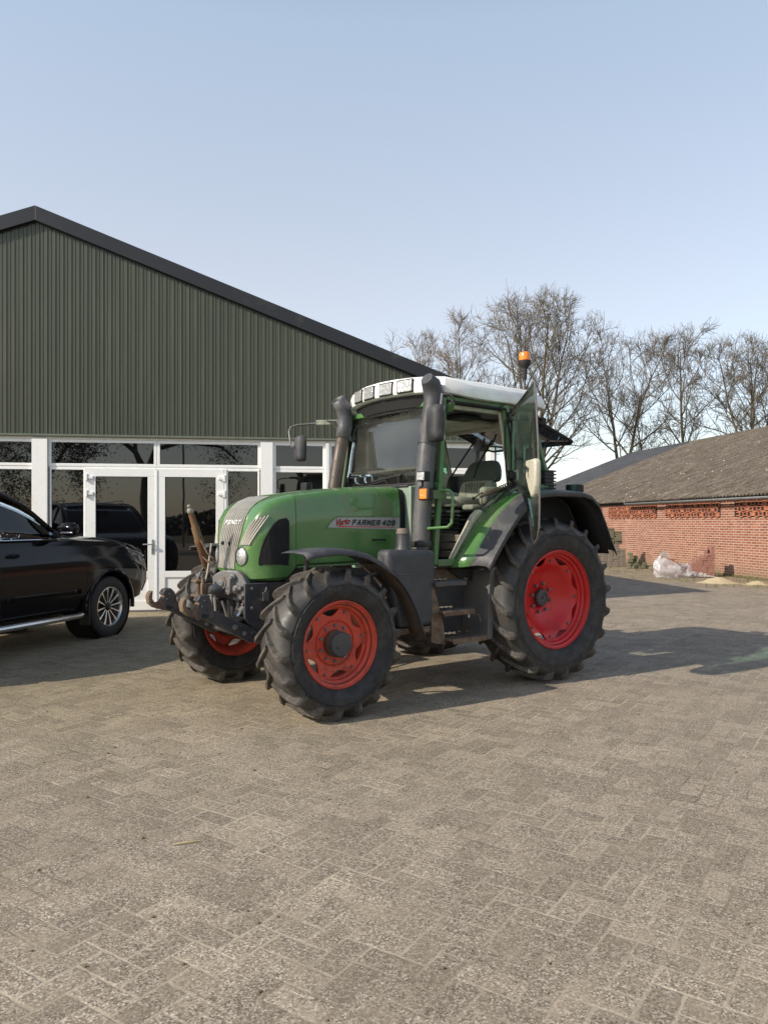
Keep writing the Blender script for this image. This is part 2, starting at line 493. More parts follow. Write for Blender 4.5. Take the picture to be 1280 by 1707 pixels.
# ---------------------------------------------------------------- hood
ringp=[(0,0),(.55,0),(.93,.0),(1,.04),(1.0,.35),(1,.6),(1,.70),(.992,.725),(.962,.89),(.942,.935),(.90,.965),(.77,.985),(.4,.997),(0,1)]
def hood_ring(top,bot,hw,wt=1.):
    out=[]
    for i,(a,b) in enumerate(ringp):
        x=bot[0]+(top[0]-bot[0])*b; z=bot[1]+(top[1]-bot[1])*b
        out.append((x,a*hw*(1-(1-wt)*b),z))
    full=[(p[0],p[1],p[2]) for p in out]+[(p[0],-p[1],p[2]) for p in out[::-1][1:-1]]
    return full
rear=[((1.372,1.795),(1.372,1.125),.405,1),((1.75,1.780),(1.75,1.118),.405,1),((2.10,1.748),(2.10,1.112),.403,1),((2.425,1.704),(2.425,1.106),.40,1)]
front=[((2.43,1.703),(2.43,1.08),.400,1),((2.55,1.676),(2.50,1.008),.400,1),((2.645,1.638),(2.56,1.005),.397,.985),((2.712,1.588),(2.62,1.005),.390,.97),((2.756,1.522),(2.68,1.005),.374,.95),((2.785,1.44),(2.735,1.006),.346,.92),((2.808,1.35),(2.775,1.008),.306,.92),((2.824,1.25),(2.803,1.010),.260,.94),((2.834,1.16),(2.823,1.014),.205,.96),((2.840,1.10),(2.833,1.022),.145,1),((2.842,1.065),(2.838,1.035),.07,1)]
hm=MB().loft([hood_ring(*a) for a in rear]); hood=hm.build('hood',M['green'],TR,angle=30)
# dark gap between the two hood pieces comes from the 5 mm slit
fm=MB().loft([hood_ring(*a) for a in front]); nose=fm.build('nose_cowl',M['green'],TR,angle=40)
def bvh_of(mb):
    return BVHTree.FromPolygons([Vector(v) for v in mb.v],[f for f in mb.f])
tmp=MB(); tmp.add(hm.v,hm.f); tmp.add(fm.v,fm.f); HB=bvh_of(tmp)
def cast_side(x,z,off=.003,y=1):
    h=HB.ray_cast(Vector((x,2*y,z)),Vector((0,-y,0)))
    if h[0] is None: return Vector((x,.3*y,z))
    return h[0]+Vector((0,y*off,0))
def cast_fan(y,ang,off=.004,o=(2.45,1.10)):
    d=Vector((math.cos(ang),0,math.sin(ang)))
    h=HB.ray_cast(Vector((o[0],y,o[1]))+d*2,-d)
    if h[0] is None: return None
    n=h[1]
    if n.dot(d)<0: n=-n
    return h[0]+n*off
def cast_oblique(y,z,dirx=.75,off=.004,side=1):
    d=Vector((dirx,side*(1-dirx*dirx)**.5,0))
    # target on centre plane
    o=Vector((2.62,side*y,z))
    h=HB.ray_cast(o+d*2,-d)
    if h[0] is None: return None
    return h[0]+d*off
def side_patch(left,right,n=10,m=10,off=.003,y=1):
    """left/right: polylines (x,z) bottom to top"""
    def ev(pl,t):
        t=t*(len(pl)-1); i=min(int(t),len(pl)-2); f=t-i
        return (pl[i][0]*(1-f)+pl[i+1][0]*f, pl[i][1]*(1-f)+pl[i+1][1]*f)
    rows=[]
    for j in range(m+1):
        a=ev(left,j/m); b=ev(right,j/m)
        rows.append([cast_side(a[0]+(b[0]-a[0])*i/n,a[1]+(b[1]-a[1])*i/n,off,y) for i in range(n+1)])
    return rows
# side air grille (black) with rounded front edge
for y in (1,-1):
    L_=[(2.735,1.135),(2.735,1.17),(2.724,1.25),(2.702,1.33),(2.668,1.395),(2.63,1.45),(2.58,1.487)]
    R_=[(2.505,1.128),(2.497,1.20),(2.497,1.28),(2.497,1.36),(2.497,1.42),(2.50,1.475),(2.52,1.498)]
    g=MB().grid(side_patch(L_,R_,16,16,.004,y)).build('side_grille',M['black'],nose)
    lm=MB()
    for i in range(1,24):
        t=i/24; pts=[]
        x=2.735+(2.50-2.735)*t
        ztop=1.49 if x<2.58 else 1.49-.28*((x-2.58)/.155)**1.6
        k=6
        pts=[cast_side(x,1.14+(ztop-.01-1.14)*j/k,.006,y) for j in range(k+1)]
        lm.tube(pts,.0025,4)
    lm.build('louvres',pm('black_louvre',(.008,.008,.008),.75),g)
    fr=[]
    ol=[cast_side(*p,.005,y) for p in L_+R_[::-1]]; ol.append(ol[0])
    MB().tube(ol,.006,6).build('grille_seal',M['black'],g)
# front centre grille with alloy strips
rows=[]
def gy(a):
    return .140+.040*min(1,max(0,(a-.15)/.5))
angs=[R(q) for q in (-1,5,12,20,28,36,44,52,60,67,74,80)]
for a in angs:
    rows.append([cast_fan(t*gy(a),a,.003) for t in (-1,-.6,-.3,0,.3,.6,1)])
rows=[[p for p in r] for r in rows if all(p is not None for p in r)]
gr=MB().grid(rows).build('front_grille',pm('grille_backing',(.05,.036,.028),.7),nose)
sm=MB()
for i in range(12):
    t=-1+2*i/11
    pts=[cast_fan(t*gy(a)*.97,a,.007) for a in [R(-1+q*2.7) for q in range(31)]]
    pts=[p for p in pts if p is not None]
    sm.tube(pts,.0062,5)
sm.build('grille_strips',M['strip'],gr)
# two round bolts on the grille
bb=MB()
for y in (-.10,.03):
    p=cast_fan(y,R(28),.006); bb.lathe([(0,.02),(.013,.018),(.016,.006),(.016,-.004)],10,c=tuple(p),axis='x')
build_each(bb,'grille_bolt',M['black'],gr)
# brand lettering on the nose
vs,fs=stroke_text('FENDT',.275,.054,.0105,.20,.30); wd=.29
nm=MB()
def wrap_nose(v):
    y=.012-wd/2+v[0]   # reading left to right from the front: +y is to the right
    a=math.atan2(1.452-1.10+v[1]*.95,.34)
    p=cast_fan(y,a,.016+v[2])
    return p if p is not None else Vector((2.8,y,1.46))
nm.add([wrap_nose(v) for v in vs],fs); nm.build('brand_lettering',M['letter'],nose,smooth=False,solid=.005,off=0)
# slatted corner grilles above the lamps, lamps and housings
for s in (1,-1):
    sl=MB(); bk=[]
    nS=6
    for j in range(9):
        z=1.285+(1.525-1.285)*j/8
        row=[]
        for i in range(9):
            t=i/8; z=1.285+(1.45+.078*t**.5-1.285)*j/8
            # oblique casting: angle around the corner
            th=R(25+22*t)+R(13+6*t)*j/8
            d=Vector((math.cos(th),s*math.sin(th),0))
            o=Vector((2.60-.07*j/8,s*.10,z))
            h=HB.ray_cast(o+d*1.5,-d)
            row.append(h[0]+d*.003 if h[0] is not None else o)
        bk.append(row)
    b=MB().grid(bk).build('corner_grille',pm('slat_backing',(.10,.08,.07),.6),nose)
    for i in range(nS):
        t=.06+.88*i/(nS-1)
        pts=[]
        for j in range(9):
            z=1.288+(1.45+.074*t**.5-1.288)*j/8
            th=R(25+22*t)+R(13+6*t)*j/8
            d=Vector((math.cos(th),s*math.sin(th),0)); o=Vector((2.60-.07*j/8,s*.10,z))
            h=HB.ray_cast(o+d*1.5,-d)
            if h[0] is not None: pts.append(h[0]+d*.008)
        sl.tube(pts,[.0045+.0035*q/8 for q in range(len(pts))][::-1],6)
    sl.build('slats',M['strip'],b)
    # lamp housing: egg shaped grey bulge
    hx=Vector((2.782,s*.208,1.195)); ang=s*R(16)
    Mx=Matrix.Translation(hx)@Matrix.Rotation(ang,4,'Z')
    hs=MB()
    rings=[]
    for k,(xx,ry,rz,dy) in enumerate([(-.16,.030,.05,.04),(-.12,.065,.072,.035),(-.07,.082,.084,.02),(-.02,.086,.088,.006),(.02,.078,.086,0),(.045,.070,.080,0),(.050,.062,.072,0),(.038,.058,.068,0)]):
        rings.append([Mx@Vector((xx,s*dy+ry*math.cos(a),rz*math.sin(a))) for a in [2*math.pi*q/28 for q in range(28)]])
    hs.loft(rings)
    hl=hs.build('headlight',M['grey_plastic'],nose)
    ls=MB(); rings=[]
    for (xx,q) in ((.040,.060),(.050,.045),(.056,.025),(.058,.004)):
        rings.append([Mx@Vector((xx,q*math.cos(a),q*1.17*math.sin(a))) for a in [2*math.pi*u/28 for u in range(28)]])
    ls.loft(rings); ls.build('lens',M['lens'],hl)
# decal plate and writing
for s in (1,-1):
    L_=[(2.135,1.424),(2.115,1.455),(2.085,1.485),(2.045,1.508)] ; R_=[(1.376,1.402),(1.376,1.44),(1.376,1.475),(1.376,1.512)]
    if s<0: pass
    dec=MB().grid(side_patch(L_,R_,18,5,.003,s)).build('decal_plate',M['decal'],hood)
    ed=[cast_side(*p,.004,s) for p in ([(2.15,1.418)]+L_+[(2.02,1.514),(1.7,1.516),(1.376,1.516)])]
    MB().tube(ed,.004,5).build('decal_border',M['green'],dec)
    ln=[]
    for dz in (0,.009):
        ln.append([cast_side(2.03-(2.03-1.43)*i/10,1.428-.008*i/10+dz*(1-.5*i/10),.0045,s) for i in range(11)])
    MB().grid(ln).build('red_underline',M['red_mark'],dec)
    def place(body,size,x0,z0,mat,nm_,shear,bold,wid,rot=0):
        vs,fs=text_mb(body,size,.002,shear,bold,1)
        lo=min(v[0] for v in vs); hi=max(v[0] for v in vs); vs=[((v[0]-lo)/(hi-lo)*wid,v[1],v[2]) for v in vs]
        m=MB(); out=[]
        for v in vs:
            u=v[0]*math.cos(rot)-v[1]*math.sin(rot); w=v[0]*math.sin(rot)+v[1]*math.cos(rot)
            x=(x0-u) if s>0 else (x0-.62+u)
            p=cast_side(x,z0+w,.006,s); out.append(p)
        m.add(out,fs); m.build(nm_,mat,dec,smooth=False)
    vs,fs=stroke_text('FARMER 409',.455,.050,.0125,.28,.20,.30)
    m=MB(); m.add([cast_side((1.893-v[0]) if s>0 else (1.393+v[0]),1.441+v[1]-.006*(v[0]/.455),.0065+v[2],s) for v in vs],fs)
    m.build('model_lettering',M['decal_black'],dec,smooth=False)
    place('Vario',.075,2.045,1.440,M['red_mark'],'type_lettering',.45,.0022,.140,rot=.10)
# hood details: handle, small vent, lower lip, black rear seal
h=MB(); p=cast_side(1.60,1.315,.0)
h.tube([(1.67,.405,1.312),(1.67,.43,1.316),(1.55,.43,1.316),(1.55,.405,1.312)],.007,6); h.build('hood_handle',M['black'],hood)
MB().box((2.30,.404,1.225),(.07,.012,.06)).build('hood_latch',M['plastic'],hood,bevel=.004)
MB().box((2.30,.411,1.225),(.045,.004,.036)).build('latch_insert',M['green'],hood,bevel=.002)
MB().tube([(1.372,.41,1.12),(2.42,.408,1.105)],.010,6).tube([(1.372,-.41,1.12),(2.42,-.408,1.105)],.010,6).build('hood_lip',M['green_rough'],hood)
def arch(x,hw,z0,z1,n=14):
    return [ (p[0]+0,p[1]*hw/.405,z0+(p[2]-1.125)*(z1-z0)/.675) for p in hood_ring((x,1.8),(x,1.125),.405)]
MB().loft([arch(1.362,.402,1.12,1.797),arch(1.335,.39,1.12,1.785),arch(1.30,.385,1.1,1.78)]).build('hood_seal',M['black'],hood)
# firewall / cab front behind the hood (light green-grey with small louvres)
fw=MB().box((1.20,0,1.40),(.19,.92,.78)).build('cab_bulkhead',pm('bulkhead_paint',(.22,.28,.22),.5,dirt=DUST,da=.4),TR,bevel=.01)
lv=MB()
for i in range(6): lv.box((1.24,.4645,1.50+i*.022),(.05,.008,.010))
lv.build('bulkhead_louvre',M['black'],fw)
MB().box((1.16,0,1.792),(.30,.86,.02)).build('cowl_top',M['plastic'],fw,bevel=.008)

# ---------------------------------------------------------------- chassis
c=MB()
c.box((2.02,0,.78),(1.66,.42,.42))          # engine and sump block
c.box((2.50,0,.93),(.75,.56,.17))
ch=c.build('engine_block',M['dark_metal'],TR,bevel=.02)
MB().box((.65,0,.85),(1.4,.50,.55)).box((-.15,0,.80),(.7,.66,.5)).box((.0,0,.767),(.30,1.2,.26)).build('transmission',M['dark_metal'],TR,bevel=.03)
fp=[(2.86,.99),(2.86,.72),(2.78,.62),(2.60,.55),(2.35,.60),(2.05,.72),(1.6,.80),(1.45,.80),(1.45,1.02),(1.9,1.09),(2.46,1.09),(2.50,.99)]
for s in (1,-1):
    o=MB().prism(fp,s*.335,s*.36).build('frame_rail',M['dark_metal'],TR,bevel=.004)
    b=MB()
    for x,z in ((2.80,.95),(2.80,.80),(2.66,.90),(2.72,.86),(2.66,.74),(2.56,.84),(2.52,.70),(2.40,.80)):
        b.lathe([(0,.014*s),(.012,.012*s),(.014,0)],6,c=(x,.36*s,z))
    b.box((2.69,.375*s,.885),(.05,.02,.07)); b.tube([(2.69,.375*s,.92),(2.69,.39*s,.955),(2.66,.375*s,.92)],.008,6)
    build_each(b,'rail_bolt',M['cast'],o)
# front axle
ax=MB().tube([(2.40,-.62,.56),(2.40,-.35,.585),(2.40,0,.60),(2.40,.35,.585),(2.40,.62,.56)],[.10,.085,.13,.085,.10],14)
ax.tube([(2.34,-.60,.50),(2.28,0,.48),(2.34,.60,.50)],.025,8)
ax.build('front_axle',M['dark_metal'],TR)
MB().tube([(2.2,.40,.62),(1.6,.52,.60)],.02,6).build('steering_rod',M['grey_metal'],TR)

# ---------------------------------------------------------------- front linkage
lk=MB()
lk.box((2.86,0,.97),(.16,.50,.12))
ol=[(.02,1.035),(.12,1.06),(.30,1.088),(.70,1.088),(.86,1.05),(.97,.99),(1,.93),(1,.80),(.90,.79),(.84,.86),(.74,.895),(.60,.905),(.30,.895),(.16,.90),(.05,.93)]
for s in (1,-1):
    pa=Vector((3.0,.05*s,0)); pb=Vector((2.83,.345*s,0)); nrm=Vector((pb.y-pa.y,pa.x-pb.x,0)).normalized()*(1 if s>0 else -1)
    fr_=[pa+(pb-pa)*p+Vector((0,0,z)) for p,z in ol]; bk_=[q-nrm*.07 for q in fr_]
    n_=len(ol); lk.add(fr_+bk_,[tuple(range(n_)),tuple(range(2*n_-1,n_-1,-1))]+[(i,(i+1)%n_,n_+(i+1)%n_,n_+i) for i in range(n_)])
    for p,z,r in ((.34,.985,.052),(.62,1.035,.028),(.72,.945,.030)):
        c_=pa+(pb-pa)*p+Vector((0,0,z)); lk.tube([c_-nrm*.01,c_+nrm*.022,c_+nrm*.03],[r,r,r*.8],20)
cast=lk.build('linkage_frame',M['cast'],TR,bevel=.010,seg=3)
bl=MB()
for p,z,r in ((.62,1.035,.018),(.86,.955,.018),(.88,.88,.017),(.72,.945,.020),(.52,.955,.016),(.55,.91,.014),(.34,.985,.030),(.16,.985,.014),(.93,.83,.014)):
    for s in (1,-1):
        pa=Vector((3.0,.05*s,z)); pb=Vector((2.83,.345*s,z)); nrm=Vector((pb.y-pa.y,pa.x-pb.x,0)).normalized()*(1 if s>0 else -1)
        c_=pa+(pb-pa)*p; bl.tube([c_,c_+nrm*.034,c_+nrm*.042],[r,r,r*.6],8)
build_each(bl,'frame_bolt',M['grey_metal'],cast)
cp=MB().lathe([(0,.07),(.025,.068),(.038,.05),(.045,.02),(.045,-.03)],18,c=(2.985,.135,.94),axis='x')
cp.build('hydraulic_couplings',M['dark_metal'],cast)
vl=MB()
for y,z in ((.0,1.035),(.0,1.00),(.03,1.06)):
    vl.tube([(2.96,y-.06,z),(3.08,y-.03,z)],.016,10); 
vl.tube([(3.05,-.10,1.04),(3.05,.02,1.04)],.018,10)
vl.build('valve_block',M['cast'],cast,bevel=.003)
# top link bracket (rusty)
tb=MB()
tb.box((3.07,-.03,1.00),(.09,.10,.018)); tb.box((3.07,-.03,.885),(.09,.12,.022)); tb.tube([(3.07,-.03,.87),(3.07,-.03,1.02)],.024,10)
tb.tube([(3.07,.05,.87),(3.07,.05,1.03)],.014,8); tb.box((3.06,.05,.94),(.05,.03,.09)); tb.box((3.0,-.02,.95),(.09,.12,.06))
tb.build('link_bracket',M['rust'],cast,bevel=.005)
MB().tube([(3.0,.055,1.30),(3.03,.05,1.08),(3.05,.05,1.0)],.006,6).build('lever_rod',M['cream'],cast)
# top link
tl=MB(); a=Vector((2.985,-.045,1.075)); b=Vector((3.155,.0,1.565))
d=(b-a)
tl.tube([a,a+d*.10,a+d*.12,a+d*.42,a+d*.44,a+d*.52,a+d*.54,a+d*.72,a+d*.74,a+d*.93],[.016,.026,.033,.034,.038,.038,.033,.033,.026,.024],12)
top=tl.build('top_link',M['rust_olive'],TR)
MB().sphere(tuple(a+d*.98),.028,14,10,sc=(1,.8,1)).sphere(tuple(a+d*1.055),.015,10,8).build('ball_end',pm('pale_dusty_steel',(.30,.27,.21),.6,bump=.4,bs=60),top)
MB().tube([a+d*.52+Vector((0,.035,0)),a+d*.30+Vector((.0,.09,0)),a+d*.22+Vector((-.02,.13,0)),a+d*.14+Vector((-.01,.12,0)),a+d*.20+Vector((.02,.06,0)),a+d*.24+Vector((.03,.05,0)),a+d*.16+Vector((.02,.10,0))],.006,6).build('link_handle',M['rust'],top)
# lift arms
arm=[(3.19,.739),(2.815,.529),(2.765,.535),(2.745,.57),(2.749,.605),(2.78,.642),(2.972,.726),(3.153,.821)]
claw=[(3.335,.915),(3.362,.905),(3.378,.866),(3.368,.813),(3.325,.775),(3.24,.750),(3.165,.735),(3.12,.76),(3.14,.83),(3.158,.895),(3.19,.928),(3.238,.922),(3.262,.885),(3.245,.872),(3.262,.842),(3.275,.822),(3.300,.812),(3.325,.825),(3.340,.850),(3.338,.88)]
for s in (1,-1):
    y=.35*s
    o=MB().prism(arm,y-.022,y+.022).build('lift_arm',M['dark_metal'],TR,bevel=.006)
    hk=MB().prism(claw,y-.036,y+.036)
    hk.build('hook',M['rust'],o,bevel=.008)
    pl=[(3.12,.76),(3.14,.83),(3.158,.895),(3.19,.928),(3.238,.922),(3.262,.885),(3.245,.872),(3.25,.80),(3.24,.752),(3.165,.735)]
    pk=MB().prism(pl,y-.043,y+.043)
    for x,z in ((3.20,.88),(3.22,.84),(3.19,.82)): pk.lathe([(0,.052),(.010,.05),(.011,.04)],8,c=(x,y,z)); 
    for x,z in ((3.20,.88),(3.22,.84),(3.19,.82)): pk.lathe([(0,-.052),(.010,-.05),(.011,-.04)],8,c=(x,y,z))
    pk.build('hook_plate',M['dark_metal'],o,bevel=.004)
    MB().prism([(3.17,.775),(3.225,.79),(3.23,.765),(3.20,.75)],y-.047,y+.047).build('hook_latch',M['black'],o)
    pv=MB()
    for x,z,r in ((2.79,.585,.035),(2.95,.665,.022),(2.87,.61,.018)):
        pv.lathe([(0,.045),(r*.6,.045),(r*.7,.035),(r,.033),(r,-.033),(r*.7,-.035),(0,-.045)],14,c=(x,y,z))
    build_each(pv,'arm_pin',M['cast'],o)
    cy=MB().tube([(2.74,.28*s,.87),(2.86,.28*s,.76)],.032,14)
    c2=cy.build('lift_cylinder',M['grey_metal'],TR)
    MB().tube([(2.86,.28*s,.76),(2.94,.29*s,.675)],.017,12).build('piston_rod',M['chrome'],c2)
    hs=MB()
    for q in range(5):
        hs.tube([(2.93-.02*q,s*(.22+.01*q),.70+.012*q),(2.97-.01*q,s*.30,.69+.012*q),(2.90-.01*q,s*.345,.675+.012*q),(2.85-.01*q,s*.30,.70+.012*q),(2.88,s*.22,.72+.012*q)],.008,6)
    hs.build('coiled_hose',M['black'],c2)
MB().tube([(2.80,-.40,.585),(2.80,.40,.585)],.03,12).build('arm_shaft',M['dark_metal'],TR)
hz=MB()
hz.tube([(3.02,.10,.90),(3.03,.13,.80),(2.98,.12,.70),(2.86,.10,.64)],.012,8)
hz.tube([(3.02,.16,.88),(3.03,.20,.78),(2.96,.20,.70),(2.84,.16,.68)],.012,8)
hz.tube([(3.0,-.10,.90),(3.02,-.12,.78),(2.93,-.10,.66)],.012,8)
hz.tube([(2.99,.02,.90),(3.06,.0,.80),(2.99,-.05,.70),(2.86,-.05,.66)],.010,8)
hz.tube([(3.0,.25,.86),(2.96,.28,.70),(2.84,.22,.62)],.009,8)
hz.build('hydraulic_hoses',M['grey_metal'],TR)
MB().tube([(3.02,-.05,.90),(3.03,-.09,.80),(2.93,-.10,.72)],.007,6).build('red_cable',M['red_mark'],TR)
MB().box((2.84,0,.74),(.08,.34,.24)).tube([(2.86,0,.80),(2.93,0,.80)],.05,14).build('pto_housing',M['black'],TR,bevel=.02)

# ---------------------------------------------------------------- front mudguards
for s in (1,-1):
    pr=[(2.73,1.238),(2.66,1.252),(2.56,1.262),(2.44,1.268),(2.30,1.258),(2.17,1.225),(2.03,1.155),(1.90,1.05),(1.80,.94),(1.72,.81),(1.66,.68),(1.62,.545)]
    rows=[]
    for x,z in pr:
        rows.append([(x,s*.70,z-.004),(x,s*.73,z+.002),(x,s*.86,z+.006),(x,s*1.02,z),(x-.004,s*1.045,z-.018),(x-.006,s*1.05,z-.045 if z>1.1 else z-.02)])
    fd=MB().grid(rows).build('front_mudguard',M['grey_plastic'],TR,angle=50,solid=.009,off=0)
    MB().tube([(2.60,s*.84,1.262),(2.57,s*.80,1.17),(2.53,s*.70,1.02),(2.46,s*.55,.80),(2.42,s*.50,.62)],.017,8).tube([(1.93,s*.84,1.07),(2.0,s*.66,.98),(2.25,s*.45,.80)],.016,8).build('mudguard_stay',M['dark_metal'],fd)
    tg=[[ (x+.0,s*y,z-.016) for y in (.70,.86,1.02)] for x,z in pr[6:]]
    MB().grid(tg).build('liner',pm('brown_liner',(.06,.04,.028),.8,var=.4,vs=8),fd,solid=.003)

# ---------------------------------------------------------------- tank, steps
def rbox(x0,x1,y0,y1,z0,z1,name,mat,par,bev=.04,seg=4):
    return MB().box(((x0+x1)/2,(y0+y1)/2,(z0+z1)/2),(abs(x1-x0),abs(y1-y0),abs(z1-z0))).build(name,mat,par,bevel=bev,seg=seg)
tk=MB().prism([(1.86,1.245),(1.345,1.235),(1.350,.60),(1.74,.60),(1.80,.82),(1.86,1.05)],.70,.87)
tank=tk.build('fuel_tank',M['grey_plastic'],TR,bevel=.045,seg=4)
gvs=MB()
for z in (1.04,.93,.80,.70): gvs.box((1.57-.03*(1.04-z),.872,z),(.40,.006,.008))
gvs.build('tank_ribs',M['stack'],tank,bevel=.002)
MB().tube([(1.62,.76,1.22),(1.62,.76,1.27),(1.62,.76,1.375)],[.075,.055,.052],20).build('filler_neck',M['grey_plastic'],tank)
MB().lathe([(0,1.418),(.045,1.416),(.052,1.405),(.054,1.385),(.058,1.38),(.058,1.37),(0,1.37)],24,c=(1.62,.76,0),axis='z').build('filler_cap',pm('worn_tank_cap',(.10,.09,.08),.6,dirt=(.2,.14,.1),da=.7,ds=20),tank)
MB().box((1.60,.65,.575),(.42,.42,.05)).build('tank_cradle',M['rust'],TR,bevel=.006)
st=empty('entry_steps',(0,0,0),0,TR)
sidep=[(.93,1.07),(.755,1.065),(.80,.44),(.90,.47),(.925,.75)]
MB().prism([(.775,1.07),(.755,1.07),(.80,.44),(.82,.44)],.55,.93).build('step_side_plate',M['grey_metal'],st)
MB().prism([(.775,1.07),(.70,1.07),(.75,.44),(.82,.44)],.925,.935).build('step_flange',M['grey_metal'],st,bevel=.002)
MB().prism([(1.40,.92),(1.405,.46),(1.25,.43),(1.27,.60),(1.375,.92)],.86,.872).build('step_bracket',M['rust'],st)
MB().prism([(1.36,1.07),(.77,1.07),(.80,.44),(1.34,.44)],.58,.612).build('step_back_plate',M['dark_metal'],st)
for x0,x1,z,y1 in ((1.385,1.03,.955,.90),(1.325,.975,.708,.94),(1.26,.875,.475,.98)):
    t=MB().box(((x0+x1)/2,(y1+.64)/2,z),(x0-x1,y1-.64,.022)); t.box(((x0+x1)/2,y1,z-.008),(x0-x1,.012,.045))
    o=t.build('step_tread',M['rust'] if z<.8 else M['dark_metal'],st,bevel=.008)
    k=MB()
    for i in range(7): k.box((x1+(x0-x1)*(i+.5)/7,(y1+.64)/2,z+.014),(.012,(y1-.66),.006))
    k.build('tread_ridges',M['grey_metal'],o)
MB().tube([(.90,.86,.66),(.88,.90,.66),(.885,.92,.60)],.007,6).tube([(1.06,.90,.985),(1.03,.905,.975)],.008,6).build('step_strap',M['rust'],st)
MB().tube([(1.16,.72,.46),(1.16,.72,.33)],.008,6).build('ground_cable',M['black'],st)
MB().box((1.05,.62,1.0),(.42,.10,.12)).build('step_box',M['rust'],st,bevel=.01)
# ================================================================== CAB
def bar(mb,p,q,w=.05,d=.05):
    """rectangular bar between two points"""
    p=Vector(p);q=Vector(q); t=(q-p); L=t.length; t.normalize()
    x=Vector((1,0,0)); a=t.cross(x); 
    if a.length<.1: a=t.cross(Vector((0,1,0)))
    a.normalize(); b=t.cross(a).normalized()
    vs=[]
    for e in (p,q):
        for i,j in ((-1,-1),(1,-1),(1,1),(-1,1)): vs.append(e+a*(i*d/2)+b*(j*w/2))
    mb.add(vs,[(0,1,2,3),(7,6,5,4),(0,4,5,1),(1,5,6,2),(2,6,7,3),(3,7,4,0)])
cf=MB()
for s in (1,-1):
    bar(cf,(1.265,s*.745,1.10),(1.205,s*.745,1.80),.050,.045); bar(cf,(1.205,s*.745,1.78),(1.12,s*.70,2.56),.050,.045)
    bar(cf,(.26,s*.755,1.79),(.375,s*.715,2.56),.075,.05)
    bar(cf,(-.27,s*.70,1.80),(-.03,s*.66,2.56),.045,.045)
    bar(cf,(.26,s*.75,1.81),(-.27,s*.70,1.81),.05,.05)
    bar(cf,(1.09,s*.69,2.55),(-.04,s*.66,2.55),.06,.05)
    bar(cf,(1.24,s*.745,1.115),(.90,s*.745,1.115),.05,.06)
    # rail following the rear mudguard
    pr=[(.92,1.12),(.83,1.27),(.70,1.45),(.55,1.62),(.42,1.73),(.26,1.80)]
    for a,b in zip(pr,pr[1:]): bar(cf,(a[0],s*.745,a[1]),(b[0],s*.745,b[1]),.05,.05)
bar(cf,(1.135,-.69,2.53),(1.135,.69,2.53),.06,.05)
bar(cf,(-.03,-.66,2.56),(-.03,.66,2.56),.06,.05); bar(cf,(-.27,-.70,1.81),(-.27,.70,1.81),.06,.05)
bar(cf,(1.215,-.74,1.79),(1.215,.74,1.79),.05,.05)
cabf=cf.build('cab_frame',M['green_rough'],TR,bevel=.008)
# cream inner lining of the posts
ln=MB()
for s in (1,-1):
    bar(ln,(.285,s*.722,1.83),(.385,s*.685,2.50),.085,.02)
    bar(ln,(1.05,s*.66,2.50),(.0,s*.63,2.50),.05,.04)
    bar(ln,(-.23,s*.672,1.83),(-.02,s*.64,2.50),.03,.02)
ln.build('post_lining',M['cream'],cabf,bevel=.006)
# roof --------------------------------------------------------------
def roof_outline(sc=1.,dx=0):
    pts=[]
    base=[(-.27,.0),(-.27,.45),(-.25,.62),(-.20,.70),(-.08,.755),(.3,.765),(.8,.775),(1.02,.775),(1.13,.73),(1.205,.61),(1.27,.42),(1.31,.22),(1.325,.0)]
    full=base+[(x,-y) for x,y in base[::-1][1:-1]]
    return [((x-.5)*sc+.5+dx,y*sc) for x,y in full]
def rr(sc,z,zf=0):  # zf raises/lowers the front
    return [(x,y,z+zf*max(0,(x-.9))/.4) for x,y in roof_outline(sc)]
rm=MB().loft([rr(.965,2.575,.05),rr(.992,2.578,.05),rr(1.0,2.60,.05),rr(.995,2.655,.07),rr(.975,2.69,.08),rr(.95,2.705,.075),rr(.93,2.725,.06),rr(.86,2.75,.03),rr(.6,2.775,-.0),rr(.25,2.785,-.0)])
roof=rm.build('cab_roof',M['white'],TR,angle=25)
MB().loft([rr(.89,2.51),rr(.93,2.60)]).build('roof_underside',M['black'],roof)
RB=bvh_of(rm)
# dark visor under the lamps
MB().loft([[(x,y,z) for x,y in roof_outline(q)] for q,z in ((.86,2.49),(.90,2.60))]).build('visor',M['plastic'],roof)
# four work lamps in the roof front
for yy in (-.365,-.135,.125,.365):
    th=math.atan2(yy*.62,1.0)
    d=Vector((math.cos(th),math.sin(th),0)); c0=Vector((1.29,yy,2.69))-d*.5
    h=RB.ray_cast(c0+d*2,-d)
    p=h[0]
    e=empty('work_lamp',tuple(p),th,roof)
    MB().box((.0,0,0),(.022,.19,.125)).build('lamp_bezel',M['black'],e,bevel=.012,seg=3)
    MB().box((.009,0,0),(.012,.168,.104)).build('lens',M['lens'],e,bevel=.010,seg=3)
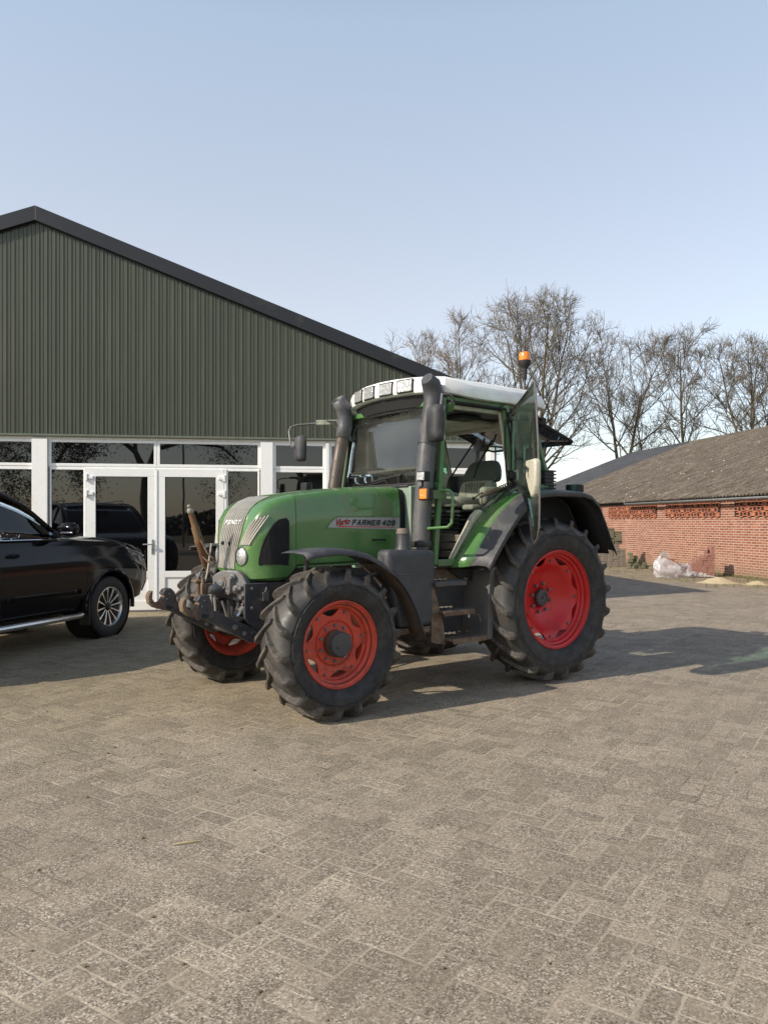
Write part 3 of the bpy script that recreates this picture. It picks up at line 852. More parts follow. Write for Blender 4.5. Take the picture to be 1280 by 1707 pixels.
# windscreen and glazing -----------------------------------------------
def sheet(name,rows,mat,par,th=.004,label=None):
    return MB().grid(rows).build(name,mat,par,angle=60,solid=th,off=0,label=label)
rows=[]
for j in range(5):
    t=j/4; z=1.81+(2.52-1.81)*t; x0=1.215+(1.13-1.215)*t; w=.72+(.675-.72)*t
    rows.append([(x0+.03*(1-(i/8-1)**2),(i/8-1)*w,z) for i in range(17)])
ws=sheet('windscreen',rows,M['glass_screen'],TR)
gs=MB()
ol=[Vector(p) for p in rows[0]]+[Vector(r[-1]) for r in rows[1:]]+[Vector(p) for p in rows[-1][::-1][1:]]+[Vector(r[0]) for r in rows[::-1][1:]]
gs.tube(ol,.014,6); gs.build('windscreen_seal',M['black'],ws)
wp=MB().tube([(1.235,.05,1.815),(1.25,.03,1.86),(1.245,-.40,1.80)],.008,6)
wp.tube([(1.235,.25,1.90),(1.24,-.05,1.87),(1.215,-.52,1.815)],.010,6); wp.tube([(1.22,.22,1.80),(1.25,.24,1.90)],.022,8); wp.build('wiper',M['black'],ws)
# far side window (fixed door, closed)
rows=[]
for j in range(4):
    t=j/3; rows.append([(1.15+(1.07-1.15)*t-(0.88-.18*t)*i/4,-(.745-.035*t),1.81+.72*t) for i in range(5)])
dfar=sheet('far_door_glass',rows,M['glass'],TR)
MB().prism([(1.2,1.14),(1.15,1.80),(.27,1.80),(.55,1.62),(.83,1.27),(.92,1.14)],-.75,-.742).build('far_door_lower_glass',M['glass'],dfar)
dh=MB().tube([(.88,-.72,1.62),(.88,-.70,2.0)],.014,8).tube([(1.10,-.72,1.55),(.90,-.70,1.60)],.012,8); dh.build('door_bar',M['black'],dfar)
for s in (1,-1):
    rows=[]
    for j in range(4):
        t=j/3; rows.append([(.24+.11*t+(-.265+.24*t-.24-.11*t)*i/3, s*(.758-.045*t+(-.055)*i/3),1.82+.72*t) for i in range(4)])
    sheet('quarter_window',rows,M['glass_green'],TR)
# rear window, hinged up and open
rw=empty('rear_window',(-.05,0,2.52),0,TR)
a=R(72)
def rp(u,y): return (-u*math.sin(a),y,-u*math.cos(a))
rows=[[rp(u,y) for y in (-.62,-.3,0,.3,.62)] for u in (0,.2,.4,.6,.74)]
sheet('rear_glass',rows,M['glass'],rw,.005)
ol=[Vector(rp(*q)) for q in ((0,-.62),(0,.62),(.70,.62),(.76,.56),(.76,-.56),(.70,-.62),(0,-.62))]
MB().tube(ol,.012,6).build('rear_glass_edge',M['black'],rw)
MB().tube([(-.05,.55,-.55),rp(.45,.58)],.010,6).build('gas_strut',M['black'],rw)
MB().tube([(-.05,-.55,-.55),rp(.45,-.58)],.010,6).build('gas_strut',M['black'],rw)
# rear work lamps on the roof
for y in (.50,-.50):
    e=empty('rear_work_lamp',(-.34,y,2.47),0,TR)
    MB().box((0,0,0),(.07,.15,.10)).build('lamp_housing',M['black'],e,bevel=.012)
    MB().box((-.037,0,0),(.01,.125,.08)).build('lens',M['lens'],e,bevel=.006)
    MB().tube([(.0,0,.05),(.06,0,.11)],.012,6).build('lamp_bracket',M['black'],e)
# lower rear: louvred box, rear wall
vb=MB().box((-.24,.62,1.88),(.14,.22,.20)).box((-.24,-.62,1.88),(.14,.22,.20))
vb.box((-.26,0,1.55),(.10,1.35,.50))
vbx=vb.build('rear_wall',M['plastic'],TR,bevel=.01)
l=MB()
for i in range(6):
    l.box((-.24,.625,1.80+i*.034),(.165,.24,.014))
l.build('louvre',M['plastic'],vbx,bevel=.003)
# --- rear posts behind the cab (far side lamp bracket seen through the open window)
# open near door --------------------------------------------------------
dr=empty('cab_door',(.355,.785,0),R(58),TR); dr['label']='open glass door swung outwards with a cream latch cover'
# local +x of the door runs from hinge to free edge
outl=[(0.0,2.50),(.18,2.555),(.40,2.62),(.62,2.665),(.66,2.60),(.72,2.40),(.80,2.10),(.86,1.85),(.885,1.60),(.86,1.42),(.76,1.335),(.62,1.29),(.53,1.33),(.47,1.48),(.38,1.62),(.26,1.72),(.10,1.80),(0,1.82)]
def door_y(u,z): return .055*math.sin(math.pi*min(1,u/.9))*.8-.02*(z-2)*0
n=len(outl)
rows_l=[]
# grid the door glass between its lower and upper outline
def itp(pl,u):
    for (a0,b0),(a1,b1) in zip(pl,pl[1:]):
        if a0<=u<=a1: return b0+(b1-b0)*(u-a0)/(a1-a0+1e-9)
    return pl[-1][1]
upper=[(0,2.50),(.18,2.555),(.40,2.62),(.62,2.665),(.66,2.60),(.72,2.40),(.80,2.10),(.86,1.85),(.885,1.62)]
lower=[(0,1.82),(.10,1.80),(.26,1.72),(.38,1.62),(.47,1.48),(.53,1.33),(.62,1.29),(.76,1.335),(.86,1.42),(.885,1.60)]
rows=[]
for i in range(31):
    u=.885*i/30; a0=itp(lower,u); b0=itp(upper,u)
    rows.append([(u,door_y(u,0),a0+(b0-a0)*j/10) for j in range(11)])
dg=MB().grid(rows).build('door_glass',M['glass_green'],dr,angle=80,solid=.005,off=0)
ed=[Vector((u,door_y(u,0),z)) for u,z in outl+[outl[0]]]
MB().tube(ed[2:12],.008,6).build('door_edge_trim',M['grey_metal'],dg)
MB().tube(ed[11:]+ed[:3],.010,6).build('door_seal',M['black'],dg)
MB().tube([(.02,-.02,2.46),(.02,-.06,2.40),(.03,-.07,2.20),(.05,-.06,1.95),(.06,-.04,1.72),(.10,-.03,1.66)],.011,8).build('door_stay_bar',M['black'],dr)
hg=MB()
for z in (2.44,1.90):
    hg.box((.0,-.01,z),(.08,.05,.06)); hg.tube([(0,-.02,z-.05),(0,-.02,z+.05)],.016,10)
hg.tube([(.0,-.02,2.44),(.10,.03,2.49),(.20,.05,2.50)],.014,8)
build_each(hg,'door_hinge',M['black'],dr,bevel=.005)
cv=[(.60,1.99),(.85,1.99),(.875,1.96),(.875,1.78),(.84,1.70),(.78,1.665),(.69,1.74),(.61,1.85)]
MB().prism(cv,.02,-.040).build('latch_cover',M['cream'],dr,bevel=.02,seg=3)
MB().box((.70,-.062,1.92),(.06,.012,.03)).tube([(.70,-.06,1.90),(.74,-.08,1.86)],.008,6).build('latch',M['black'],dr,bevel=.003)
MB().tube([(.50,.04,1.44),(.55,.10,1.41),(.72,.10,1.40),(.84,.05,1.40)],.012,8).build('outer_handle',M['black'],dr)
# door gas strut with its coil
MB().tube([(.60,.62,1.70),(.30,.80,1.83)],.012,8).build('door_strut',M['dark_metal'],TR)
co=[]
p0=Vector((.60,.66,1.72)); p1=Vector((.33,.80,1.84))
for i in range(140):
    t=i/139; a=t*2*math.pi*14
    co.append(p0+(p1-p0)*t+Vector((.0,math.cos(a)*.018,math.sin(a)*.018)))
MB().tube(co,.005,5).build('coiled_cable',M['rust'],TR)
# --------------------------------------------------------------- rear mudguards
prof=[(1.09,1.075),(1.0,1.185),(.90,1.315),(.78,1.455),(.66,1.57),(.54,1.655),(.42,1.715),(.30,1.748),(.10,1.765),(-.15,1.765),(-.30,1.758),(-.42,1.73),(-.52,1.665),(-.62,1.52),(-.70,1.37),(-.79,1.20)]
outp=[(.955,1.085),(.88,1.185),(.80,1.29),(.70,1.41),(.60,1.52),(.50,1.61),(.40,1.685),(.30,1.732),(.10,1.75),(-.15,1.752),(-.30,1.748),(-.42,1.725),(-.53,1.65),(-.63,1.49),(-.71,1.34),(-.80,1.185)]
for s in (1,-1):
    rows=[]
    for (x,z),(xo,zo) in zip(prof[:9],outp[:9]):
        rows.append([(x,s*.745,z),(x-.005,s*.80,z),(x*.75+xo*.25-.0,s*.86,z*.75+zo*.25),(x*.45+xo*.55,s*.925,z*.45+zo*.55+.006)])
    fd=MB().grid(rows).build('rear_mudguard',M['green'],TR,angle=30,solid=.010,off=0)
    rows=[]
    for i,((x,z),(xo,zo)) in enumerate(zip(prof,outp)):
        ii=max(0,min(1,(i-0)/1))
        r=[(x*.45+xo*.55,s*.918,z*.45+zo*.55+.010),(x*.2+xo*.8,s*.97,z*.2+zo*.8+.012),(xo,s*1.05,zo+.006),(xo-.004,s*1.085,zo-.008),(xo-.010,s*1.092,zo-.045)]
        if i>=8: r=[(x,s*.745,z+.004)]+r
        else: r=[r[0]]+r
        rows.append(r)
    MB().grid(rows).build('mudguard_flare',M['grey_plastic'],fd,angle=45,solid=.012,off=0)
    # inner wall of the mudguard
    mw=[(x-.03,z-.03) for x,z in prof]+[(-.45,.95),(.9,.95)]
    MB().prism(mw,s*.70,s*.715).build('mudguard_inner',M['black'],fd)
    un=[[(x-.02,s*y,z-.03) for y in (.72,.85,1.0)] for x,z in outp]
    MB().grid(un).build('mudguard_underside',M['black'],fd,solid=.004)
    e=MB().box((-.37,s*.93,1.795),(.12,.13,.075)).build('rear_marker_lamp',M['black'],fd,bevel=.01)
    MB().box((-.434,s*.93,1.795),(.01,.11,.06)).build('lens',M['red_mark'],e)
# shadowed arm pillar / tool box behind the cab on the far side (grey)
MB().box((-.55,-.55,2.33),(.14,.12,.12)).box((-.50,-.55,2.05),(.04,.04,.5)).build('rear_bracket',M['grey_metal'],TR,bevel=.008)
# rear hitch
hh=MB(); 
for s in (1,-1): hh.tube([(-.4,s*.3,.6),(-.95,s*.42,.50)],.035,8); hh.tube([(-.35,s*.25,1.15),(-.80,s*.36,1.0),(-.80,s*.38,.54)],.028,8)
hh.box((-.42,0,.9),(.16,.5,.5)); hh.build('rear_hitch',M['dark_metal'],TR,bevel=.01)
# --------------------------------------------------------------- cab interior
MB().box((.72,0,1.09),(1.0,1.44,.05)).build('cab_floor',M['plastic'],TR,bevel=.005)
fl=MB().box((.95,.60,1.20),(.02,.26,.18)); 
it=MB()
it.prism([(1.03,1.14),(.975,1.14),(.70,1.485),(.64,1.56),(.70,1.585),(.765,1.535)],.655,.725); it.build('inner_mudguard_trim',M['cream'],TR,bevel=.012)
rz=MB()
for i in range(3): rz.box((.62,.42,1.17+i*.075),(.40,.40,.065))
rz.build('seat_pedestal',pm('dusty_brown_panel',(.12,.105,.085),.7,dirt=DUST,da=.6),TR,bevel=.008)
stt=empty('driver_seat',(.22,.0,0),0,TR)
bl=MB()
for i in range(5):
    z=1.40+i*.042; bl.box((.10,.04,z),(.42-.02*(i%2),.46-.03*(i%2),.030))
bl.build('suspension_bellows',M['black'],stt,bevel=.012)
def cushion(rings_,name,mat,par): return MB().loft(rings_).build(name,mat,par,angle=70,sub=1)
def srect(cx,cy,cz,w,h,axis,n=16,pw=.35):
    out=[]
    for k in range(n):
        t=2*math.pi*k/n; c_,s_=math.cos(t),math.sin(t)
        a=math.copysign(abs(c_)**pw,c_)*w; b=math.copysign(abs(s_)**pw,s_)*h
        if axis=='x': out.append((cx,cy+a,cz+b))
        else: out.append((cx+b,cy+a,cz))
    return out
cushion([srect(x,.0,z,w,h,'x') for x,z,w,h in ((-.17,1.655,.20,.04),(-.14,1.655,.24,.06),(.05,1.655,.255,.06),(.22,1.665,.255,.065),(.30,1.665,.24,.055),(.335,1.655,.20,.03))],'seat_cushion',M['seat'],stt)
cushion([srect(x,.0,z,w,h,'z') for z,x,w,h in ((1.68,-.17,.20,.04),(1.70,-.17,.245,.06),(1.80,-.195,.255,.055),(1.88,-.21,.235,.05),(1.90,-.21,.20,.035))],'backrest',M['seat'],stt)
cushion([srect(x,.0,z,w,h,'z') for z,x,w,h in ((1.87,-.24,.24,.03),(1.89,-.24,.27,.055),(2.0,-.27,.25,.055),(2.09,-.30,.19,.045),(2.11,-.30,.14,.025))],'back_extension',M['seat_dark'],stt)
rb_=MB()
for i in range(-3,4): rb_.tube([(-.135+.003*abs(i),i*.035,1.73),(-.14,i*.04,1.80),(-.155,i*.043,1.87)],.006,5)
rb_.build('seat_stitching',M['seat_dark'],stt)
ar=MB().box((.15,.36,1.61),(.30,.15,.055)).build('armrest',M['seat'],stt,bevel=.022,seg=3)
MB().tube([(.15,.36,1.58),(.10,.36,1.50),(-.02,.30,1.46)],.020,8).build('armrest_arm',M['cream'],ar)
MB().box((.06,.42,1.72),(.22,.10,.18)).build('side_console',M['seat'],stt,bevel=.04,seg=3)
MB().tube([(.26,.42,1.70),(.12,.44,1.78)],.006,6).sphere((.27,.42,1.695),.018,8,6).build('console_lever',M['black'],stt)
MB().box((.30,-.50,1.48),(.75,.26,.62)).build('right_console',M['cream'],TR,bevel=.04,seg=3)
db=MB().box((1.05,0,1.55),(.22,.50,.50)).build('dashboard',M['plastic'],TR,bevel=.05,seg=3)
MB().box((1.08,.0,1.83),(.12,.36,.10)).build('instrument_hood',M['plastic'],db,bevel=.03,seg=3)
sw_=empty('steering_wheel',(.83,.0,1.86),0,TR); sw_.rotation_euler=(0,R(-28),0)
ring=[(.19*math.cos(t),.19*math.sin(t),0) for t in [2*math.pi*k/36 for k in range(37)]]
MB().tube(ring,.014,8).build('steering_rim',M['black'],sw_)
MB().tube([(0,0,-.35),(0,0,0)],.03,10).box((0,0,0),(.36,.03,.012)).box((0,0,0),(.03,.36,.012)).lathe([(0,.02),(.05,.015),(.055,-.02)],20,axis='z').build('steering_column',M['plastic'],sw_)
MB().prism([(.16,2.0),(.10,1.95),(.14,1.84),(.30,1.84),(.30,2.0)],-.40,-.36).build('side_screen',M['cream'],TR,bevel=.01)
mi_=MB().box((.98,.05,2.40),(.02,.22,.09)).tube([(.98,.05,2.50),(.98,.05,2.42)],.008,6).build('inner_mirror',M['black'],TR,bevel=.01)
MB().box((.30,-.1,2.46),(.60,.7,.05)).box((.0,.0,2.44),(.08,1.2,.07)).build('roof_lining',M['cream'],TR,bevel=.015)
MB().box((.55,.35,2.465),(.25,.22,.04)).build('roof_speaker',M['black'],TR,bevel=.01)
MB().tube([(-.02,.22,2.36),(.05,.24,2.26),(.0,.05,2.24),(-.05,.02,2.34)],.010,6).tube([(.02,.2,2.30),(.12,.1,2.05),(.16,.08,1.92)],.012,6).build('rear_handle_bar',M['black'],TR)
# --------------------------------------------------------------- outside fittings
# intake stack on the near side
sk=MB().tube([(1.382,.70,1.235),(1.355,.70,1.60),(1.318,.70,2.05),(1.29,.70,2.20)],[.076,.078,.080,.080],24)
stack=sk.build('intake_stack',M['stack'],TR)
sk2=MB().tube([(1.313,.70,2.115),(1.308,.70,2.125),(1.285,.70,2.28),(1.25,.70,2.42),(1.235,.70,2.53),(1.24,.70,2.60),(1.27,.71,2.66),(1.33,.72,2.70)],[.080,.084,.086,.085,.085,.086,.083,.058],24)
sk2.build('stack_mouth',M['grey_plastic'],stack)
MB().lathe([(.088,1.26),(.094,1.27),(.094,1.30),(.086,1.31)],24,c=(1.378,.70,0),axis='z').build('stack_collar',M['plastic'],stack)
# far side exhaust
ex=MB().tube([(1.44,-.60,1.25),(1.41,-.62,1.70),(1.33,-.635,2.10),(1.27,-.645,2.36)],[.068,.068,.066,.064],24)
exh=ex.build('exhaust_pipe',M['exhaust'],TR)
sp=[Vector(q) for q in ((1.285,-.642,2.30),(1.25,-.65,2.42),(1.24,-.652,2.52),(1.27,-.652,2.62),(1.335,-.65,2.70))]
MB().tube(sp,[.070,.075,.077,.075,.070],24,cap=False).build('exhaust_spout',M['stack'],exh,solid=.006)
MB().tube([(1.25,-.60,2.30),(1.18,-.66,2.30)],.012,6).box((1.22,-.62,2.31),(.03,.06,.05)).build('pipe_clamp',M['dark_metal'],exh)
# mirrors
def mirror(s,arm_pts,hx,hy,hz,mat_head,w,h,yaw,name='wing_mirror'):
    e=empty(name,(0,0,0),0,TR)
    MB().tube(arm_pts,.011,8).build('mirror_arm',M['cast'],e)
    pl=MB()
    a=Vector(arm_pts[0]); b=Vector(arm_pts[1])
    bar(pl,(1.09,s*.74,2.44),tuple(a+(b-a)*.15),.06,.03)
    pl.build('arm_bracket',M['green_rough'] ,e,bevel=.005)
    Mx=Matrix.Translation((hx,hy,hz))@Matrix.Rotation(yaw,4,'Z')
    rings=[]
    for xx,q in ((.055,.35),(.045,.70),(.02,.95),(-.01,1.0),(-.03,1.0),(-.035,.93)):
        ring=[]
        for k in range(28):
            t=2*math.pi*k/28; c_,s_=math.cos(t),math.sin(t)
            ring.append(Mx@Vector((xx,math.copysign(abs(c_)**.45,c_)*w/2*q,math.copysign(abs(s_)**.45,s_)*h/2*(1-(1-q)*.5))))
        rings.append(ring)
    hd=MB().loft(rings).build('mirror_head',mat_head,e,angle=50)
    MB().box((0,0,0),(.003,w*.86,h*.9),M=Mx@Matrix.Translation((-.037,0,0))).build('mirror_glass',M['chrome'],hd)
    return e
mirror(-1,[(1.10,-.80,2.50),(1.24,-.95,2.505),(1.52,-1.12,2.475),(1.59,-1.14,2.45),(1.615,-1.13,2.40),(1.62,-1.09,2.26),(1.60,-1.07,2.235)],1.525,-1.055,2.225,M['grey_plastic'],.17,.27,R(-8))
wb=MB(); bar(wb,(1.16,-.86,2.505),(1.36,-1.01,2.50),.035,.05); wb.prism([(1.13,2.40),(1.13,2.52),(1.32,2.515),(1.24,2.48),(1.18,2.43)],-.91,-.87)
wb.build('mirror_beam',pm('lichen_grey_alloy',(.36,.37,.31),.7,dirt=(.12,.12,.09),da=.6,ds=14,bump=.4,bs=70),TR,bevel=.004)
mirror(1,[(1.10,.78,2.50),(1.16,.88,2.52),(1.28,.95,2.54),(1.40,1.0,2.52),(1.42,1.01,2.44),(1.42,1.02,2.40)],1.475,1.00,2.275,M['plastic'],.185,.31,R(-6))

# beacon
bc=empty('beacon',(-.245,.40,2.72),0,TR); bc['label']='orange rotating beacon on a black stem'
MB().tube([(0,0,-.0),(0,0,.24)],.012,8).build('beacon_pole',M['dark_metal'],bc)
MB().lathe([(0,.20),(.022,.20),(.026,.31),(.055,.345),(.062,.365),(.062,.39),(0,.395)],28,axis='z').build('beacon_base',M['black'],bc)
MB().lathe([(.056,.388),(.058,.40),(.056,.455),(.048,.472),(.03,.478),(0,.48)],28,axis='z').build('beacon_lens',M['amber'],bc)
MB().box((-.20,.12,2.80),(.10,.22,.05)).lathe([(0,.06),(.025,.05),(.03,0)],12,c=(-.2,.06,2.81),axis='z').lathe([(0,.06),(.025,.05),(.03,0)],12,c=(-.2,.17,2.81),axis='z').build('roof_socket',M['black'],TR,bevel=.01)
# side work lamp, indicator, handrail
e=empty('side_work_lamp',(1.515,.90,1.845),R(8),TR)
MB().box((0,0,0),(.07,.095,.085)).build('lamp_housing',M['black'],e,bevel=.012)
MB().box((.037,0,0),(.008,.080,.068)).build('lens',M['lens'],e,bevel=.008)
MB().tube([(0,-.01,-.04),(-.01,-.02,-.08),(-.02,-.06,-.09)],.010,6).tube([(-.03,-.02,0),(-.07,-.06,-.03),(-.06,-.08,-.10)],.004,5).build('lamp_bracket',M['black'],e)
e=empty('indicator_lamp',(1.49,.90,1.70),R(5),TR)
MB().box((0,0,0),(.06,.125,.105)).build('lamp_housing',M['black'],e,bevel=.01)
MB().box((.032,.0,0),(.012,.085,.085)).build('amber_lens',M['amber'],e,bevel=.008)
ib=MB().box((1.36,.86,1.70),(.26,.02,.07)).box((1.26,.80,1.70),(.03,.14,.07)).build('lamp_carrier',M['green_rough'],TR,bevel=.004)
MB().tube([(1.30,.87,1.735),(1.27,.94,1.735),(1.255,.965,1.71),(1.255,.97,1.60),(1.262,.965,1.46),(1.285,.94,1.425),(1.36,.80,1.415),(1.36,.76,1.41)],.014,10).build('hand_rail',M['green'],TR)
# far side lamp on the bonnet
e=empty('far_work_lamp',(1.72,-.62,1.80),R(180),TR)
MB().box((0,0,0),(.07,.11,.10)).build('lamp_housing',M['black'],e,bevel=.012)
MB().box((.037,0,0),(.008,.09,.08)).build('lens',M['lens'],e,bevel=.008)
MB().tube([(0,0,-.05),(0,.02,-.10),(.0,.22,-.12)],.010,6).tube([(.03,0,0),(.08,.03,-.08),(.02,.05,-.11)],.004,5).build('lamp_bracket',M['black'],e)

ds=MB(); ds.tube([(1.00,.775,1.13),(.93,.775,1.155),(.84,.775,1.29),(.71,.775,1.47),(.56,.775,1.64),(.43,.775,1.75),(.27,.778,1.82),(.30,.775,2.0),(.39,.74,2.52),(1.10,.72,2.53)],.014,8); ds.build('door_opening_seal',M['black'],TR)
MB().prism([(.66,1.56),(.44,1.73),(.40,1.70),(.60,1.50)],.66,.72).build('mudguard_ledge',M['plastic'],TR,bevel=.01)
# ================================================================== BLACK CAR
# local frame: +x forward, +y away from the camera, origin on the ground under the front axle
CAR=empty('parked_car',(-4.381,9.926,0),R(73))
tag(CAR,'black off-road estate car with alloy wheels parked at the white glazed doors','car')
def carpaint():
    t=NT('black_car_paint'); 
    return t.fin((.004,.004,.0055),.09,0,spec=.26)
M['car']=carpaint()
M['car_trim']=pm('car_black_trim',(.012,.012,.012),.45)
M['car_glass']=glass('car_glass',(.86,.89,.88),1.5)
M['alloy']=pm('machined_alloy',(.62,.61,.58),.25,metal=.9,var=.05)
st_=[ # x, halfwidth low, halfwidth mid, top z edge, top z centre, bottom z
 (-3.92,.60,.66,1.05,1.06,.55),(-3.88,.78,.84,1.12,1.14,.42),(-3.70,.86,.915,1.245,1.26,.38),(-3.3,.88,.935,1.262,1.27,.36),(-2.8,.885,.94,1.262,1.27,.35),(-2.2,.885,.935,1.262,1.27,.34),(-1.6,.885,.935,1.262,1.27,.34),(-1.15,.885,.935,1.262,1.275,.34),(-.85,.885,.935,1.262,1.30,.34),(-.62,.885,.935,1.262,1.31,.34),(-.40,.885,.938,1.250,1.305,.34),(0,.885,.938,1.235,1.285,.35),(.30,.882,.936,1.21,1.258,.36),(.55,.865,.925,1.165,1.215,.38),(.72,.835,.905,1.12,1.175,.40),(.83,.785,.86,1.05,1.115,.42),(.895,.69,.77,.95,1.02,.45),(.93,.50,.57,.84,.90,.48)]
rings=[]
for x,hl,hm_,ze,zc,zb in st_:
    h=ze-zb
    half=[(0,zb),(hl*.85,zb),(hl,zb+.06),(hl+.01,zb+.10),(hm_,zb+h*.36),(hm_+.006,zb+h*.58),(hm_,zb+h*.74),(hm_-.022,zb+h*.80),(hm_-.03,zb+h*.90),(hm_-.06,ze-.015),(hm_-.10,ze),(hm_*.72,ze+(zc-ze)*.75),(hm_*.45,zc-.002),(0,zc)]
    rings.append([(x,y,z) for y,z in half]+[(x,-y,z) for y,z in half[::-1][1:-1]])
def smooth_rings(rs,k=4):
    out=[]
    n=len(rs)
    for i in range(n-1):
        p0,p1,p2,p3=rs[max(i-1,0)],rs[i],rs[i+1],rs[min(i+2,n-1)]
        for j in range(k):
            t=j/k; ring=[]
            for a,b,c,d in zip(p0,p1,p2,p3):
                a,b,c,d=map(Vector,(a,b,c,d))
                dx1=max(1e-4,abs(c.x-a.x)); dx2=max(1e-4,abs(d.x-b.x)); L=abs(c.x-b.x)
                m1=(c-a)/dx1*L; m2=(d-b)/dx2*L
                h=b*(2*t**3-3*t**2+1)+m1*(t**3-2*t**2+t)+c*(-2*t**3+3*t**2)+m2*(t**3-t**2)
                ring.append(tuple(h))
            out.append(ring)
    out.append(rs[-1]); return out
rings=smooth_rings(rings)
body=MB().loft(rings).build('body',M['car'],CAR,angle=28)
cut=MB()
for x in (0,-2.79):
    for s in (1,-1): 
        cut.lathe([(0,s*.55),(.445,s*.55),(.445,s*1.2),(0,s*1.2)],48,c=(x,0,.40))
cut.box((0,s*0+.875,.2),(.80,.65,.40)).box((0,-.875,.2),(.80,.65,.40)).box((-2.79,.875,.2),(.80,.65,.40)).box((-2.79,-.875,.2),(.80,.65,.40))
def boolean_cut(o,cm):
    me=bpy.data.meshes.new('c'); me.from_pydata(cm.v,[],cm.f)
    bm=bmesh.new(); bm.from_mesh(me); bmesh.ops.remove_doubles(bm,verts=bm.verts,dist=1e-5); bmesh.ops.recalc_face_normals(bm,faces=bm.faces); bm.to_mesh(me); bm.free()
    c=bpy.data.objects.new('c',me); COL.objects.link(c); c.parent=o.parent
    m=o.modifiers.new('b','BOOLEAN'); m.object=c; m.operation='DIFFERENCE'; m.solver='EXACT'; m.use_self=True
    bpy.context.view_layer.update()
    dg=bpy.context.evaluated_depsgraph_get()
    new=bpy.data.meshes.new_from_object(o.evaluated_get(dg))
    o.modifiers.clear(); o.data=new; bpy.data.objects.remove(c)
    new.polygons.foreach_set('use_smooth',[True]*len(new.polygons)); new.set_sharp_from_angle(angle=R(28))
boolean_cut(body,cut)
# wheel arch lips and seams
for x in (0,-2.79):
    for s in (1,-1):
        pts=[]
        for k in range(25):
            a=R(-8+196*k/24); pts.append((x+.455*math.cos(a),s*.925,.40+.455*math.sin(a)))
        MB().tube(pts,.028,8).build('wheel_arch',M['car'],body)
        MB().lathe([(.44,s*.56),(.44,s*.90)],40,c=(x,0,.40)).build('arch_liner',M['car_trim'],body)
BB=BVHTree.FromPolygons([Vector(v.co) for v in body.data.vertices],[tuple(p.vertices) for p in body.data.polygons])
def on_body(x,z,off=.001,s=-1):
    h=BB.ray_cast(Vector((x,2*s,z)),Vector((0,-s,0)))
    return (h[0]+Vector((0,s*off,0))) if h[0] is not None else Vector((x,s*.93,z))
for s in (-1,1):
    for nm_,seam in (('front_door',[(-.46,1.24),(-.47,1.0),(-.45,.70),(-.48,.45),(-.52,.38),(-1.72,.38),(-1.81,.5),(-1.81,1.25)]),('rear_door',[(-1.83,1.25),(-1.83,.5),(-1.74,.38),(-2.25,.38),(-2.38,.6),(-2.52,.9),(-2.55,1.25)])):
        dr_=empty(nm_,(0,0,0),0,CAR)
        sm_=MB()
        pts=[]
        for (a,b),(c_,d_) in zip(seam,seam[1:]):
            for q in range(8): pts.append(on_body(a+(c_-a)*q/8,b+(d_-b)*q/8,-.0005,s))
        pts.append(on_body(*seam[-1],-.0005,s))
        sm_.tube(pts,.004,4).build('door_seam',M['black'],dr_)
        hx=-1.63 if nm_=='front_door' else -2.33
        hb=MB(); p=on_body(hx,1.095,0,s)
        hb.sphere((hx,p.y,1.095),1,14,8,sc=(.10,.012,.032)); hb.build('handle_recess',M['black'],dr_)
        hb=MB().tube([(hx-.085,p.y+s*.005,1.10),(hx-.05,p.y+s*.035,1.103),(hx+.04,p.y+s*.035,1.103),(hx+.085,p.y+s*.008,1.10)],[.012,.016,.016,.012],8); hb.build('handle',M['car'],dr_)
        # moulding strip low on the door
        x0,x1=(-.56,-1.74) if nm_=='front_door' else (-1.86,-2.3)
        MB().grid([[on_body(x0+(x1-x0)*i/8,z,.006,s) for i in range(9)] for z in (.60,.615,.645,.66)]).build('door_moulding',M['car'],dr_,solid=.004)
    # chrome belt line
    MB().tube([(-.90,s*.895,1.268),(-1.6,s*.90,1.268),(-3.6,s*.89,1.268)],.009,6).build('belt_trim',M['chrome'],CAR)
    # side step
    MB().tube([(-.56,s*.93,.345),(-.70,s*.975,.345),(-2.1,s*.975,.345),(-2.25,s*.93,.345)],.035,10).build('side_step',M['alloy'],CAR)
    MB().box((-.46,s*.90,.36),(.02,.14,.30)).build('mud_flap',M['car_trim'],CAR)
